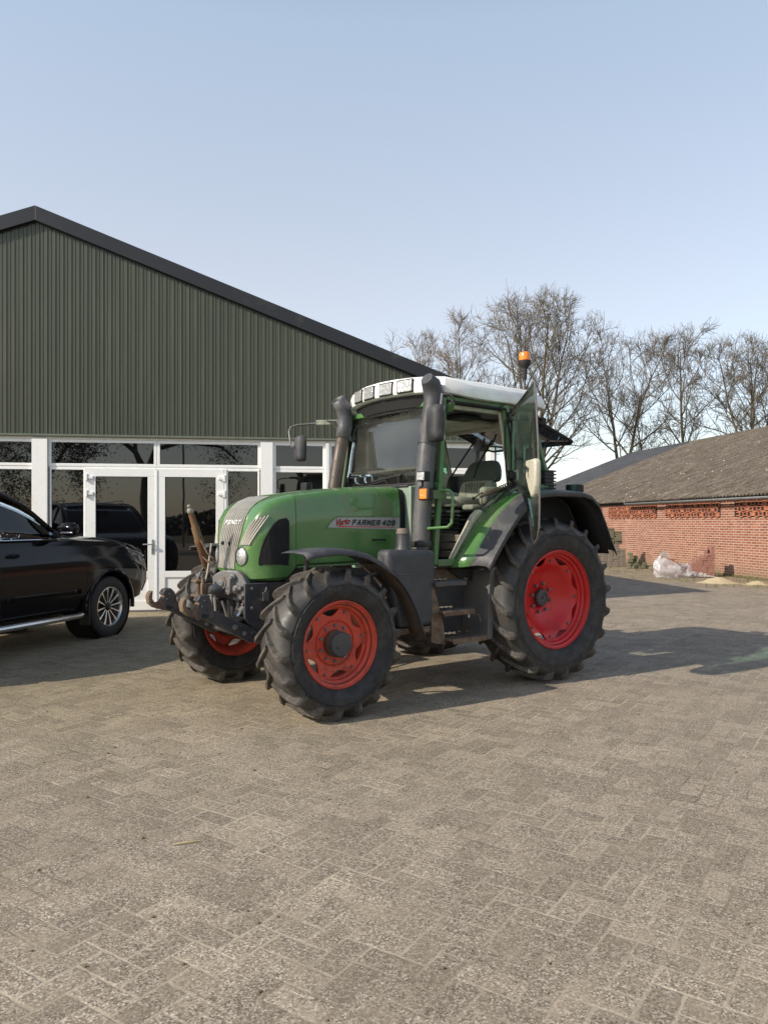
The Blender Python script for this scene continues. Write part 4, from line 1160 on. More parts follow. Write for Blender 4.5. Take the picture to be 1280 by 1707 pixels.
# greenhouse ------------------------------------------------------------
def gh(x,yb,zt,yt): return (x,yb,zt,yt)
rl=[(-.82,1.30,.80),(-.99,1.415,.785),(-1.19,1.555,.765),(-1.40,1.68,.74),(-1.62,1.77,.71),(-1.88,1.82,.685),(-2.25,1.845,.67),(-2.8,1.845,.66),(-3.4,1.82,.655),(-3.72,1.775,.64)]
rm_=MB(); rings=[]
for x,z,y in rl[4:]:
    rings.append([(x,y+.01,z-.03),(x,y,z),(x,y*.8,z+.03),(x,y*.4,z+.045),(x,0,z+.05),(x,-y*.4,z+.045),(x,-y*.8,z+.03),(x,-y,z),(x,-y-.01,z-.03),(x,-y*.8,z-.02),(x,0,z-.0),(x,y*.8,z-.02)])
rf=rm_.loft(rings).build('roof',M['car'],CAR,angle=40)
for s in (-1,1):
    MB().tube([(-1.95,s*.60,1.90),(-2.0,s*.60,1.925),(-3.4,s*.58,1.915),(-3.45,s*.58,1.885)],.014,8).build('roof_rail',M['chrome'],rf)
    pl=MB()
    pl.tube([(x,s*(y+.01),z) for x,z,y in rl],[.03]*4+[.035]*6,8)       # A pillar running into the roof gutter
    pl.tube([(-1.84,s*.88,1.26),(-1.90,s*.69,1.81)],.035,8)
    pl.tube([(-2.58,s*.88,1.26),(-2.66,s*.68,1.83)],.035,8)
    pl.tube([(-3.80,s*.84,1.22),(-3.74,s*.66,1.77)],.06,8)
    pl.tube([(-3.25,s*.88,1.26),(-3.35,s*.67,1.82)],.04,8)
    pl.build('pillars',M['car'],CAR)
    # side windows
    def tops(x):
        for (x0,z0,y0),(x1,z1,y1) in zip(rl,rl[1:]):
            if x1<=x<=x0:
                t=(x-x0)/(x1-x0); return z0+(z1-z0)*t, y0+(y1-y0)*t
        return rl[-1][1],rl[-1][2]
    for nm_,x0,x1 in (('front_side_window',-.90,-1.84),('rear_side_window',-1.92,-2.58),('rear_quarter_window',-2.66,-3.68)):
        rows=[]
        for i in range(13):
            x=x0+(x1-x0)*i/12; zt,yt=tops(x); rows.append([(x,s*(.885+(yt-.885)*j/4),1.265+(zt-1.265)*j/4) for j in range(5)])
        MB().grid(rows).build(nm_,M['car_glass'],CAR,solid=.004,off=0)
    # mirror
    mr=MB()
    rings=[]
    for yy,q,xx in ((.90,.45,0),(.95,.8,0),(1.02,1.0,.0),(1.10,.98,-.005),(1.145,.75,-.01),(1.16,.4,-.012)):
        rings.append([(-.93+xx+.075*q*math.cos(t)+.02,s*yy,1.385+.078*q*math.sin(t)) for t in [2*math.pi*k/20 for k in range(20)]])
    mo=mr.loft(rings).build('door_mirror',M['car'],CAR,angle=60)
    MB().tube([(-1.00,s*1.0,1.345),(-1.01,s*1.07,1.345),(-.99,s*1.15,1.345)],.012,8).build('mirror_indicator',M['lens'],mo)
    MB().box((-.94,s*.90,1.32),(.07,.10,.08)).build('mirror_foot',M['car_trim'],mo,bevel=.02)
    # headlamp wrapping the front corner
    hl=MB(); rows=[]
    for j in range(5):
        z=1.075-.045*j
        row=[]
        for i in range(9):
            x=.33+.10*j*.4+(.80-.33-.04*j)*i/8
            zz=z+ (1.13-1.075)*(1-i/8) - .07*(i/8)
            row.append(on_body(x,zz,.006,s))
        rows.append(row)
    h_=hl.grid(rows).build('headlight',M['car_lens'],CAR,solid=.004)
    for q in (rows[0],rows[-1]): MB().tube(q,.008,6).build('headlight_trim',M['chrome'],h_)
    MB().tube([on_body(.80,.95,.01,s),on_body(.83,.80,.01,s),on_body(.84,.65,.01,s),on_body(.82,.52,.01,s)],.012,6).build('bumper_trim',M['chrome'],CAR)
# windscreen and rear glass
rows=[]
for j in range(6):
    x,z,y=[rl[j*1][k] for k in range(3)] if j<5 else rl[4]
    rows.append([(x+.06*(1-(i/6-1)**2),(i/6-1)*y,z+.01) for i in range(13)])
MB().grid(rows[:5]).build('windscreen',M['car_glass'],CAR,solid=.004,off=0)
MB().grid([[(-3.80,y,1.24) for y in (-.8,0,.8)],[(-3.74,y,1.78) for y in (-.64,0,.64)]]).build('tailgate_window',M['car_glass'],CAR,solid=.004)
for s in (-1,1):
    MB().box((-3.90,s*.74,1.05),(.06,.16,.30)).build('tail_light',M['red_mark'],CAR,bevel=.02)
# front: grille and bumper
gl_=MB().box((.918,0,.86),(.05,.80,.20)).build('radiator_grille',M['black'],CAR,bevel=.03)
b=MB()
for i in range(-3,4): b.box((.945,i*.105,.86),(.02,.025,.19))
b.build('grille_bars',M['chrome'],gl_,bevel=.005)
MB().box((.91,0,.56),(.10,1.1,.22)).build('front_bumper',M['car'],CAR,bevel=.05,seg=3)
# interior
it=MB().box((-1.9,0,1.0),(2.6,1.5,.3))
it.build('cabin_floor',M['black'],CAR)
MB().box((-1.05,0,1.20),(.4,1.45,.14)).build('dashboard',M['car_trim'],CAR,bevel=.05)
for x in (-1.75,-2.6):
    for y in (-.38,.38):
        e=empty('car_seat',(x,y,0),0,CAR)
        MB().prism([(-.08,1.05),(-.22,1.56),(-.12,1.58),(.06,1.05)],-.24,.24).build('seat_back',M['car_trim'],e,bevel=.05,seg=3)
        MB().prism([(-.22,1.60),(-.24,1.74),(-.15,1.75),(-.12,1.60)],-.12,.12).build('headrest',M['car_trim'],e,bevel=.03,seg=3)
swc=empty('steering_wheel',(-1.32,.38,1.28),0,CAR); 
sw2=MB().tube([(math.sin(t)*.08,.185*math.cos(t),.17*math.sin(t)) for t in [2*math.pi*k/28 for k in range(29)]],.014,8); sw2.build('steering_rim',M['car_trim'],swc)
MB().box((-1.20,.0,1.66),(.03,.24,.07)).build('inner_mirror',M['car_trim'],CAR,bevel=.02)
# wheels
def car_wheel(x,s):
    w=empty('wheel',(x,s*.80,.385),0,CAR)
    ty=MB().lathe([(.245,-.11),(.27,-.125),(.34,-.128),(.375,-.115),(.388,-.085),(.390,0),(.388,.085),(.375,.115),(.34,.128),(.27,.125),(.245,.11)],64).build('tyre',pm('car_tyre',(.016,.016,.016),.65,dirt=(.05,.045,.04),da=.4,ds=8),w)
    gv=MB()
    for k in range(60):
        a=2*math.pi*k/60; gv.box((.386*math.cos(a),.0,.386*math.sin(a)),(.012,.20,.006),rot=Matrix.Rotation(-a,4,'Y')@Matrix.Rotation(.25,4,'X'))
    gv.build('tread',M['rubber'],ty)
    rm=MB().lathe([(.247,s*.11),(.252,s*.118),(.244,s*.12),(.232,s*.105),(.225,s*.07),(.22,-s*.10)],56).build('rim',M['alloy'],w)
    MB().lathe([(0,s*.035),(.225,s*.03)],40).build('brake_disc',M['car_trim'],rm)
    sp=MB()
    for k in range(12):
        a=2*math.pi*(k+.25)/12
        def q(r,da,yy): return (r*math.cos(a+da),s*yy,r*math.sin(a+da))
        wi,wm,wo=.16,.045,.075
        pts=[q(.05,-wi,.085),q(.05,wi,.085),q(.13,wm*1.4,.098),q(.19,wm*1.25,.104),q(.236,wo,.108),q(.236,-wo,.108),q(.19,-wm*1.25,.104),q(.13,-wm*1.4,.098)]
        lo=[(p[0],p[1]-s*.03,p[2]) for p in pts]
        sp.add(pts+lo,[tuple(range(8)),tuple(range(15,7,-1))]+[(i,(i+1)%8,8+(i+1)%8,8+i) for i in range(8)])
    sp.build('spokes',M['alloy'],rm,bevel=.003)
    MB().lathe([(0,s*.112),(.03,s*.11),(.034,s*.10),(.05,s*.09),(.06,s*.06)],24).build('hub_cap',M['car_trim'],rm)
for x in (0,-2.79):
    for s in (-1,1): car_wheel(x,s)
# ================================================================== GROUND
def paving_mat():
    t=NT('worn_herringbone_pavers')
    c=t.coord()
    c2=t.mapping(c,rot=(0,0,R(-56)))
    # slight waviness of the laying
    wz=t.node('ShaderNodeTexNoise'); t.put(wz.inputs['Vector'],c2); wz.inputs['Scale'].default_value=.9; wz.inputs['Detail'].default_value=2
    sub=t.node('ShaderNodeVectorMath',operation='SUBTRACT'); t.l.new(wz.outputs['Color'],sub.inputs[0]); sub.inputs[1].default_value=(.5,.5,.5)
    sc=t.node('ShaderNodeVectorMath',operation='SCALE'); t.l.new(sub.outputs[0],sc.inputs[0]); sc.inputs['Scale'].default_value=.06
    ad=t.node('ShaderNodeVectorMath',operation='ADD'); t.l.new(c2,ad.inputs[0]); t.l.new(sc.outputs[0],ad.inputs[1])
    wz2=t.node('ShaderNodeTexNoise'); t.put(wz2.inputs['Vector'],c2); wz2.inputs['Scale'].default_value=28; wz2.inputs['Detail'].default_value=3
    sub2=t.node('ShaderNodeVectorMath',operation='SUBTRACT'); t.l.new(wz2.outputs['Color'],sub2.inputs[0]); sub2.inputs[1].default_value=(.5,.5,.5)
    sc2=t.node('ShaderNodeVectorMath',operation='SCALE'); t.l.new(sub2.outputs[0],sc2.inputs[0]); sc2.inputs['Scale'].default_value=.012
    ad2=t.node('ShaderNodeVectorMath',operation='ADD'); t.l.new(ad.outputs[0],ad2.inputs[0]); t.l.new(sc2.outputs[0],ad2.inputs[1])
    sp=t.node('ShaderNodeSeparateXYZ'); t.l.new(ad2.outputs[0],sp.inputs[0])
    W=.107
    X=t.m_('DIVIDE',sp.outputs[0],W); Y=t.m_('DIVIDE',sp.outputs[1],W)
    i=t.m_('FLOOR',X); j=t.m_('FLOOR',Y); fx=t.m_('SUBTRACT',X,i); fy=t.m_('SUBTRACT',Y,j)
    k=t.m_('FLOORED_MODULO',t.m_('SUBTRACT',i,j),4.0)
    def is_(v): return t.m_('COMPARE',k,float(v),.4)
    k0,k1,k2,k3=[is_(v) for v in range(4)]
    dl=fx; dr=t.m_('SUBTRACT',1.0,fx); db=fy; dt=t.m_('SUBTRACT',1.0,fy)
    # add a large value where an edge is not a joint
    def gate(d,off): return t.m_('ADD',d,off)
    L=gate(dl,k1); Rr=gate(dr,k0); Bm=gate(db,k2); Tp=gate(dt,k3)
    d=t.m_('MINIMUM',t.m_('MINIMUM',L,Rr),t.m_('MINIMUM',Bm,Tp))
    bi=t.m_('SUBTRACT',i,k1); bj=t.m_('ADD',j,k3)
    cb=t.node('ShaderNodeCombineXYZ'); t.l.new(bi,cb.inputs[0]); t.l.new(bj,cb.inputs[1])
    wn=t.node('ShaderNodeTexWhiteNoise',noise_dimensions='2D'); t.l.new(cb.outputs[0],wn.inputs['Vector'])
    rnd_=wn.outputs['Value']
    big=t.noise(c,.35,5,.6); mid=t.noise(c,2.2,5,.65); sm=t.noise(c,16,5,.6)
    # exposed aggregate: two sizes of chips
    v1=t.voro(c,165); v2=t.voro(c,62)
    s1=t.node('ShaderNodeSeparateColor'); t.l.new(v1.outputs['Color'],s1.inputs[0])
    s2=t.node('ShaderNodeSeparateColor'); t.l.new(v2.outputs['Color'],s2.inputs[0])
    chip=t.ramp(s1.outputs[0],[(0,(.105,.082,.060)),(.30,(.215,.172,.126)),(.60,(.315,.260,.194)),(.84,(.41,.345,.262)),(1,(.62,.55,.45))])
    chip2=t.ramp(s2.outputs[1],[(0,(.11,.09,.07)),(.5,(.22,.185,.145)),(.93,(.29,.25,.20)),(1,(.62,.57,.48))])
    col=t.mix(.16,chip,chip2)
    # cement paste / sand filled parts
    paste=t.mix(rnd_,(.285,.230,.163),(.335,.275,.20))
    fill=t.maprange(t.noise(c,5.5,6,.7),.46,.66)
    col=t.mix(t.m_('MULTIPLY',fill,.6),col,paste)
    col=t.mix(1.0,col,t.ramp(rnd_,[(0,.84),(1,1.12)]),'MULTIPLY')
    # joints
    jw=t.maprange(sm,.3,.7,.03,.13)
    jf=t.m_('SUBTRACT',1.0,t.maprange(t.m_('DIVIDE',d,jw),.35,1.0),clamp=True)
    vis=t.maprange(t.noise(c,1.5,4,.6),.40,.62,.16,1)
    jf2=t.m_('MULTIPLY',jf,vis)
    jcol=t.mix(t.maprange(t.noise(c,.8,4,.6),.48,.62),(.47,.40,.30),(.10,.078,.055))
    col=t.mix(t.m_('MULTIPLY',jf2,.76),col,jcol)
    # stains: greenish-brown towards the building side, darker traffic patches
    st=t.maprange(big,.42,.62); col=t.mix(t.m_('MULTIPLY',st,.20),col,(.15,.128,.085))
    col=t.mix(1.0,col,t.ramp(mid,[(.25,.90),(.75,1.09)]),'MULTIPLY')
    spots=t.maprange(t.noise(c,7,2,.5),.705,.76); col=t.mix(t.m_('MULTIPLY',spots,.45),col,(.10,.07,.052))
    # moss film in front of the glazed doors
    sx=t.node('ShaderNodeSeparateXYZ'); t.l.new(c,sx.inputs[0])
    far=t.m_('MULTIPLY',t.maprange(sx.outputs[1],3.6,6.5),t.maprange(sx.outputs[0],2.0,-2.0),clamp=True)
    col=t.mix(t.m_('MULTIPLY',far,.42),col,t.mix(1.0,col,(.82,.78,.52),'MULTIPLY'))
    h=t.m_('SUBTRACT',t.m_('MULTIPLY',s1.outputs[0],.35),t.m_('MULTIPLY',jf2,.6))
    h=t.m_('ADD',h,t.m_('MULTIPLY',sm,.6))
    nm=t.bump(h,.55,.006)
    return t.fin(col,.9,0,nm,spec=.25)
def soil_mat(name,a,b,scale=3):
    t=NT(name); c=t.coord()
    col=t.ramp(t.noise(c,scale,8,.7),[(.3,a),(.7,b)])
    col=t.mix(t.maprange(t.noise(c,45,4,.6),.45,.65,0,.6),col,tuple(q*.55 for q in a))
    return t.fin(col,.95,0,t.bump(t.noise(c,30,6,.7),.7,.02),spec=.1)
def sheet_poly(name,poly,z,mat):
    m=MB(); m.add([(x,y,z) for x,y in poly],[tuple(range(len(poly)))])
    o=m.build(name,mat,None,smooth=False); structure(o); return o
sheet_poly('ground',[(-1500,-1500),(1500,-1500),(1500,1500),(-1500,1500)],-.012,soil_mat('meadow_soil',(.12,.125,.055),(.20,.18,.11),.4))
yard=sheet_poly('paved_yard',[(-42,-28),(16,-28),(13.2,-8),(10.9,5),(8.9,14.0),(8.4,16.4),(7.1,17.7),(5.6,19.6),(4.0,24),(2.6,40),(-42,40)],0,paving_mat())
structure(yard,'worn herringbone paved farm yard','yard')
verge=sheet_poly('verge',[(5.6,19.6),(7.1,17.7),(8.4,16.4),(8.9,14.0),(10.9,5),(13.6,5),(10.5,14),(9.6,19.8),(8.5,28),(6.9,38),(2.6,40),(4.0,24)],-.004,soil_mat('verge_soil',(.24,.195,.13),(.40,.33,.23),2.5))
structure(verge,'sandy verge with dead leaves along the brick barn','verge')
# leaf litter and grass on the verge
lb=MB(); gb=MB(); r2=random.Random(3)
for _ in range(1500):
    y=r2.uniform(16.6,30); x=9.66-.145*(y-19)-r2.uniform(.1,3.2)*(1 if y>19 else .45)
    if x<5.6 and y<22: continue
    a=r2.uniform(0,6.28); s_=r2.uniform(.02,.05); tl=r2.uniform(-.02,.02)
    lb.add([(x+s_*math.cos(a),y+s_*math.sin(a),.004+abs(tl)),(x-s_*.5*math.sin(a),y+s_*.5*math.cos(a),.012),(x-s_*math.cos(a),y-s_*math.sin(a),.006),(x+s_*.5*math.sin(a),y-s_*.5*math.cos(a),.010)],[(0,1,2,3)])
tag(lb.build('leaf_litter',pm('dead_leaves',(.24,.17,.09),.9,var=.5,vs=3)),'dead leaves scattered on the verge below the brick barn wall','leaves',kind='stuff')
for _ in range(1700):
    if r2.random()<.45:
        y=r2.uniform(16.4,30); x=9.66-.145*(y-19)-abs(r2.gauss(.12,.12))
    else:
        y=r2.uniform(16.6,28); x=9.66-.145*(y-19)-r2.uniform(.2,2.6)
        if noise.noise(Vector((x*1.3,y*1.3,2)))<.12: continue
    for q in range(3):
        a=r2.uniform(0,6.28); h=r2.uniform(.03,.11); w_=.006; lx=r2.uniform(-.04,.04); ly=r2.uniform(-.04,.04)
        gb.add([(x-w_*math.cos(a),y-w_*math.sin(a),-.004),(x+w_*math.cos(a),y+w_*math.sin(a),-.004),(x+lx,y+ly,h)],[(0,1,2)])
tag(gb.build('grass',pm('dry_grass',(.13,.15,.05),.8,var=.4,vs=2),smooth=False),'short tufts of grass along the foot of the brick barn','grass',kind='stuff')
# crumbs on the pavers
cr=MB()
for _ in range(190):
    y=1.9+9.5*r2.random()**1.3; x=r2.uniform(-.62,.62)*y; s_=r2.uniform(.004,.011)
    cr.sphere((x,y,s_*.4),s_,5,3,sc=(1,r2.uniform(.5,1.2),.6))
tag(cr.build('loose_crumbs',pm('crumbs',(.16,.12,.08),.9,var=.5,vs=2)),'small crumbs of soil and grit lying on the yard paving','grit',kind='stuff')
def twig(x,y,L,a,mat,name,label,cat):
    m=MB().tube([(x,y,.006),(x+L*.4*math.cos(a),y+L*.4*math.sin(a),.010),(x+L*math.cos(a+.15),y+L*math.sin(a+.15),.005)],.0035,5)
    o=m.build(name,mat); tag(o,label,cat)
twig(-.955,3.42,.11,.25,pm('straw',(.45,.36,.18),.8),'straw','pale straw lying on the pavers in the left foreground','straw')

# ================================================================== SHED WITH THE GREEN GABLE
SH=empty('green_clad_shed',(0,12.92,0),R(8.72))
tag(SH,'large farm shed with dark green profiled gable over white framed glazing','building')
RID=-5.61; ZR=6.47; SL=.372
def ztop(s_): return ZR-SL*abs(s_-RID)
def clad_mat():
    t=NT('olive_green_cladding'); c=t.coord()
    st_=t.noise(t.mapping(c,scale=(6,1,.35)),1.6,6,.65); big=t.noise(c,.5,3,.5)
    col=t.ramp(big,[(.3,(.056,.063,.042)),(.7,(.066,.074,.050))])
    col=t.mix(t.m_('MULTIPLY',t.maprange(st_,.50,.72),.32),col,(.115,.118,.092))
    return t.fin(col,t.maprange(st_,.3,.7,.36,.52),0)
M['clad']=clad_mat()
cl=MB(); pr=[]; s0=-13.15
pitch=.1225; x=s0; k=0
while x<1.98:
    pr+= [(x,-.050),(x+.046,-.050),(x+.052,-.042),(x+.056,-.042),(x+.062,-.050),(x+.096,-.050),(x+.101,-.060),(x+.113,-.060),(x+.118,-.050)]
    x+=pitch; k+=1
    if k%10==0: pr+=[(x-.003,-.050),(x-.0025,-.030),(x-.001,-.030),(x-.0005,-.050)]
pr=[p for p in pr if p[0]<=2.0]
rows=[[(p[0],p[1],2.862) for p in pr],[(p[0],p[1],ztop(p[0])-.06) for p in pr]]
# keep the ridge point sharp
cl.grid(rows); cl.build('gable_cladding',M['clad'],SH,smooth=False)
sc_=MB()
for zz in (3.05,4.05,5.05):
    k=0; x=s0+.024
    while x<1.95:
        if zz<ztop(x)-.35 and x>-8.5: sc_.lathe([(0,-.005),(.006,-.004),(.007,0)],6,c=(x,-.0505,zz))
        x+=pitch*2; k+=1
o_=sc_.build('fixing_screws',pm('screw_heads',(.10,.11,.085),.4,metal=.3),SH); o_['kind']='stuff'
M['anth']=pm('anthracite_trim',(.013,.014,.017),.42,var=.05,vs=1,dirt=(.05,.05,.05),da=.15,ds=2)
vt=MB()
for sg in (1,-1):
    a=(RID,ZR+.02); b=(RID+sg*7.75,ZR+.02-SL*7.75)
    P=[(a[0],a[1]),(b[0],b[1]),(b[0],b[1]-.235),(a[0],a[1]-.235)]
    if sg<0: P=[(a[0]-.0015,a[1]),(b[0],b[1]),(b[0],b[1]-.235),(a[0]-.0015,a[1]-.235)]
    vt.prism(P,-.125,-.064)
vt.build('verge_trim',M['anth'],SH,smooth=False,bevel=.006)
vt2=MB()
for sg in (1,-1):
    P=[(RID,ZR-.215),(RID+sg*7.7,ZR-.215-SL*7.7),(RID+sg*7.7,ZR-.235-SL*7.7),(RID,ZR-.235)]
    vt2.prism(P,-.064,-.03)
vt2.build('verge_soffit',M['anth'],SH,smooth=False)
rf=MB()
for sg in (1,-1):
    P=[(RID,ZR+.0),(RID+sg*7.74,ZR-SL*7.74),(RID+sg*7.74,ZR-.06-SL*7.74),(RID,ZR-.06)]
    rf.prism(P,-.06,22)
rf.build('roof',pm('dark_roof_sheet',(.03,.03,.033),.5),SH,smooth=False)
M['upvc']=pm('white_upvc',(.84,.84,.815),.28,var=.015,dirt=(.60,.58,.52),da=.1,ds=1.5)
wl=MB(); wl.box((2.0-.06,11,1.8),(.10,22,3.6)); wl.box((-13.1,11,1.8),(.10,22,3.6)); wl.box((RID,22,1.8),(15.1,.1,3.6))
build_each(wl,'side_wall',M['clad'],SH,smooth=False)
# bottom flashing of the cladding
MB().box((RID,-.020,2.850),(15.2,.10,.022)).box((RID,-.074,2.861),(15.2,.014,.030)).build('drip_flashing',pm('grey_green_flashing',(.14,.155,.12),.4),SH,smooth=False)
def dark_glass():
    t=NT('dark_reflecting_glass'); c=t.coord()
    n=t.noise(c,.9,2,.5)
    return t.fin((.0035,.0035,.004),.012,0,t.bump(n,.10,.010),ior=1.78)
M['pane']=dark_glass()
def ring(mb,x0,x1,z0,z1,w,y0,y1):
    mb.box(((x0+x1)/2,(y0+y1)/2,z1-w/2),(x1-x0,y1-y0,w)); mb.box(((x0+x1)/2,(y0+y1)/2,z0+w/2),(x1-x0,y1-y0,w))
    mb.box((x0+w/2,(y0+y1)/2,(z0+z1)/2),(w,y1-y0,z1-z0-2*w)); mb.box((x1-w/2,(y0+y1)/2,(z0+z1)/2),(w,y1-y0,z1-z0-2*w))
def window(gx0,gx1,gz0,gz1,fw=.05,tilt=0):
    m=MB(); ring(m,gx0-fw,gx1+fw,gz0-fw,gz1+fw,fw,-.005,.06)
    f=m.build('window_frame',M['upvc'],SH,smooth=False,bevel=.006)
    m2=MB(); ring(m2,gx0-.008,gx1+.008,gz0-.008,gz1+.008,.008,.004,.0145); m2.build('window_gasket',M['black'],f,smooth=False)
    p=MB().box(((gx0+gx1)/2,.03,(gz0+gz1)/2),(gx1-gx0-.001,.024,gz1-gz0-.001)).build('pane',M['pane'],f,smooth=False)
    return f
# transoms and lower lights
bays=[(-7.36,-5.683),(-9.4,-7.5)]
for a,b in bays: window(a,b,2.414,2.752,.048); window(a,b,.66,2.310,.048)
window(-5.393,-3.806,2.414,2.752,.0475); window(-3.708,-2.131,2.414,2.752,.0475)
window(-5.393,-4.904,.66,2.310,.030); window(-2.617,-2.131,.66,2.310,.030)
window(-1.83,-1.047,2.405,2.752,.05); window(-1.83,-1.047,.66,2.302,.05)
window(-.894,.70,2.405,2.752,.05); window(-.894,.70,.66,2.302,.05)
window(.86,1.80,2.405,2.752,.05); window(.86,1.80,.66,2.302,.05)
# posts, head and infill panels (butted 3 mm behind the frames)
ps=MB()
ps.box((-5.562,-.004,1.40),(.235,.10,2.80)); ps.box((-1.982,-.004,1.40),(.203,.10,2.80)); ps.box((-.97,-.003,1.40),(.055,.10,2.80)); ps.box((.78,-.003,1.4),(.06,.10,2.8)); ps.box((1.90,-.004,1.40),(.09,.10,2.80))
ps.box((-7.43,-.004,1.4),(.06,.1,2.8)); ps.box((-11.3,.0,1.4),(3.6,.1,2.8))
build_each(ps,'white_post',M['upvc'],SH,smooth=False,bevel=.004)
hp=MB().box((RID,.028,2.824),(15.1,.056,.044)).build('head_panel',M['upvc'],SH,smooth=False)
ip=MB()
for a,b in ((-7.4,-5.69),(-9.45,-7.47),(-5.42,-4.88),(-2.64,-2.09),(-1.88,-.998),(-.94,.75),(.81,1.85)):
    ip.box(((a+b)/2,.030,.305),(b-a,.05,.61)); ring(ip,a+.05,b-.05,.10,.56,.012,-.002,.0045)
build_each(ip,'infill_panel',M['upvc'],SH,smooth=False)
tl_=MB()
for a,b in ((-5.45,-2.08),): tl_.box(((a+b)/2,.032,2.363),(b-a,.05,.006))
tl_.build('transom_joint',M['black'],SH,smooth=False)
MB().box((-3.76,.03,.012),(3.4,.14,.024)).build('threshold',pm('threshold_stone',(.16,.15,.13),.7),SH,smooth=False)
MB().box((RID,.085,1.4),(15,.02,2.76)).build('dark_interior_sheet',M['black'],SH,smooth=False)  # black sheet behind the frames, painted as the unlit interior
# double doors
for x0,x1,hand in ((-4.844,-3.767,1),(-3.757,-2.68,-1)):
    d=empty('door',((x0+x1)/2,0,0),0,SH)
    hw=(x1-x0)/2
    m=MB(); w_=.133
    m.box((0,.0,2.338-w_/2),(2*hw,.056,w_)); m.box((-hw+w_/2,0,1.118),(w_,.056,2.174)); m.box((hw-w_/2,0,1.118),(w_,.056,2.174))
    m.box((0,0,.612),(2*(hw-w_),.056,.104)); m.box((0,0,.105),(2*(hw-w_),.056,.15)); m.box((0,.006,.370),(2*(hw-w_),.030,.38))
    dl_=m.build('door_leaf',M['upvc'],d,smooth=False,bevel=.005)
    g=MB(); ring(g,-hw+w_,hw-w_,.664,2.205,.007,-.020,-.012); g.build('door_gasket',M['black'],dl_,smooth=False)
    MB().box((0,.006,1.4345),(2*(hw-w_)-.002,.024,1.540)).build('pane',M['pane'],d,smooth=False)
    sd=-1 if hand>0 else 1
    for z in (2.19,1.93,.9,.3):
        h=MB().box((sd*(hw+.005),-.045,z),(.035,.045,.115)).box((sd*(hw-.055),-.042,z),(.085,.030,.050))
        h.build('hinge',M['upvc'],d,smooth=False,bevel=.006)
    if hand>0:
        hx=hw-.055
        hp_=MB().box((hx,-.035,1.065),(.036,.016,.24)).build('handle',pm('brushed_handle',(.38,.38,.38),.35,metal=.7),d,bevel=.005)
        MB().tube([(hx,-.04,1.105),(hx,-.085,1.105),(hx-.03,-.092,1.105),(hx-.145,-.090,1.103)],.011,8).build('handle_lever',pm('brushed_handle',(.5,.5,.5),.3,metal=.7),hp_)
MB().box((-3.762,-.034,1.19),(.030,.010,2.26)).build('door_astragal',M['upvc'],SH,smooth=False,bevel=.003)
rj=MB().box((-4.864,.0,1.19),(.034,.05,2.30)).box((-2.660,.0,1.19),(.034,.05,2.30)).box((-3.762,.03,2.3535),(3.34,.055,.0245)).build('door_jamb',M['upvc'],SH,smooth=False)

# ================================================================== BRICK BARN
ea=math.atan2(.9897,-.1435)
BN=empty('brick_barn',(9.66,19.0,0),ea)
tag(BN,'low red brick barn with a mossy corrugated roof and grey gutter','building')
def brick_mat():
    t=NT('red_farm_brick'); c=t.coord(); sp=t.node('ShaderNodeSeparateXYZ'); t.l.new(c,sp.inputs[0])
    xx=t.m_('ADD',sp.outputs[0],t.m_('MULTIPLY',sp.outputs[1],1.0))
    cb=t.node('ShaderNodeCombineXYZ'); t.l.new(xx,cb.inputs[0]); t.l.new(sp.outputs[2],cb.inputs[1])
    b=t.node('ShaderNodeTexBrick'); t.l.new(cb.outputs[0],b.inputs['Vector']); b.inputs['Scale'].default_value=1
    b.inputs['Brick Width'].default_value=.22; b.inputs['Row Height'].default_value=.0685; b.inputs['Mortar Size'].default_value=.0095
    b.inputs['Mortar Smooth'].default_value=.25; b.inputs['Bias'].default_value=-.1
    b.inputs['Color1'].default_value=(.235,.088,.058,1); b.inputs['Color2'].default_value=(.35,.145,.09,1); b.inputs['Mortar'].default_value=(.49,.39,.31,1)
    n=t.noise(c,1.1,6,.65); n2=t.noise(c,4,6,.7)
    col=t.mix(1.0,b.outputs['Color'],t.ramp(n2,[(.3,.78),(.7,1.15)]),'MULTIPLY')
    pale=t.maprange(n,.58,.72); col=t.mix(t.m_('MULTIPLY',pale,.5),col,(.52,.36,.27))
    # soiled lower courses, and a repaired zone
    low=t.m_('MULTIPLY',t.maprange(sp.outputs[2],.9,.1),t.maprange(n2,.35,.6),clamp=True); col=t.mix(t.m_('MULTIPLY',low,.55),col,(.33,.22,.15))
    gr=t.m_('MULTIPLY',t.maprange(sp.outputs[2],.30,.05),t.maprange(n2,.4,.55),clamp=True); col=t.mix(t.m_('MULTIPLY',gr,.5),col,(.12,.12,.07))
    return t.fin(col,.9,0,t.bump(t.m_('MULTIPLY',b.outputs['Fac'],-1.),.5,.008),spec=.2)
M['brick']=brick_mat()
X0,X1=-9.,18.05
gb_=MB()
gb_.box(((X0+X1)/2,-.11,1.08),(X1-X0,.22,2.16)); gb_.box(((X0+X1)/2,-16.9,1.08),(X1-X0,.22,2.16))
P=[(-.22,0),(-16.8,0),(-16.8,2.16),(-8.54,5.36),(-.22,2.18)]
gb_.prism(P,X1-.22,X1,plane='yz'); gb_.prism(P,X0,X0+.22,plane='yz')
wall=gb_.build('brick_wall',M['brick'],BN,smooth=False)
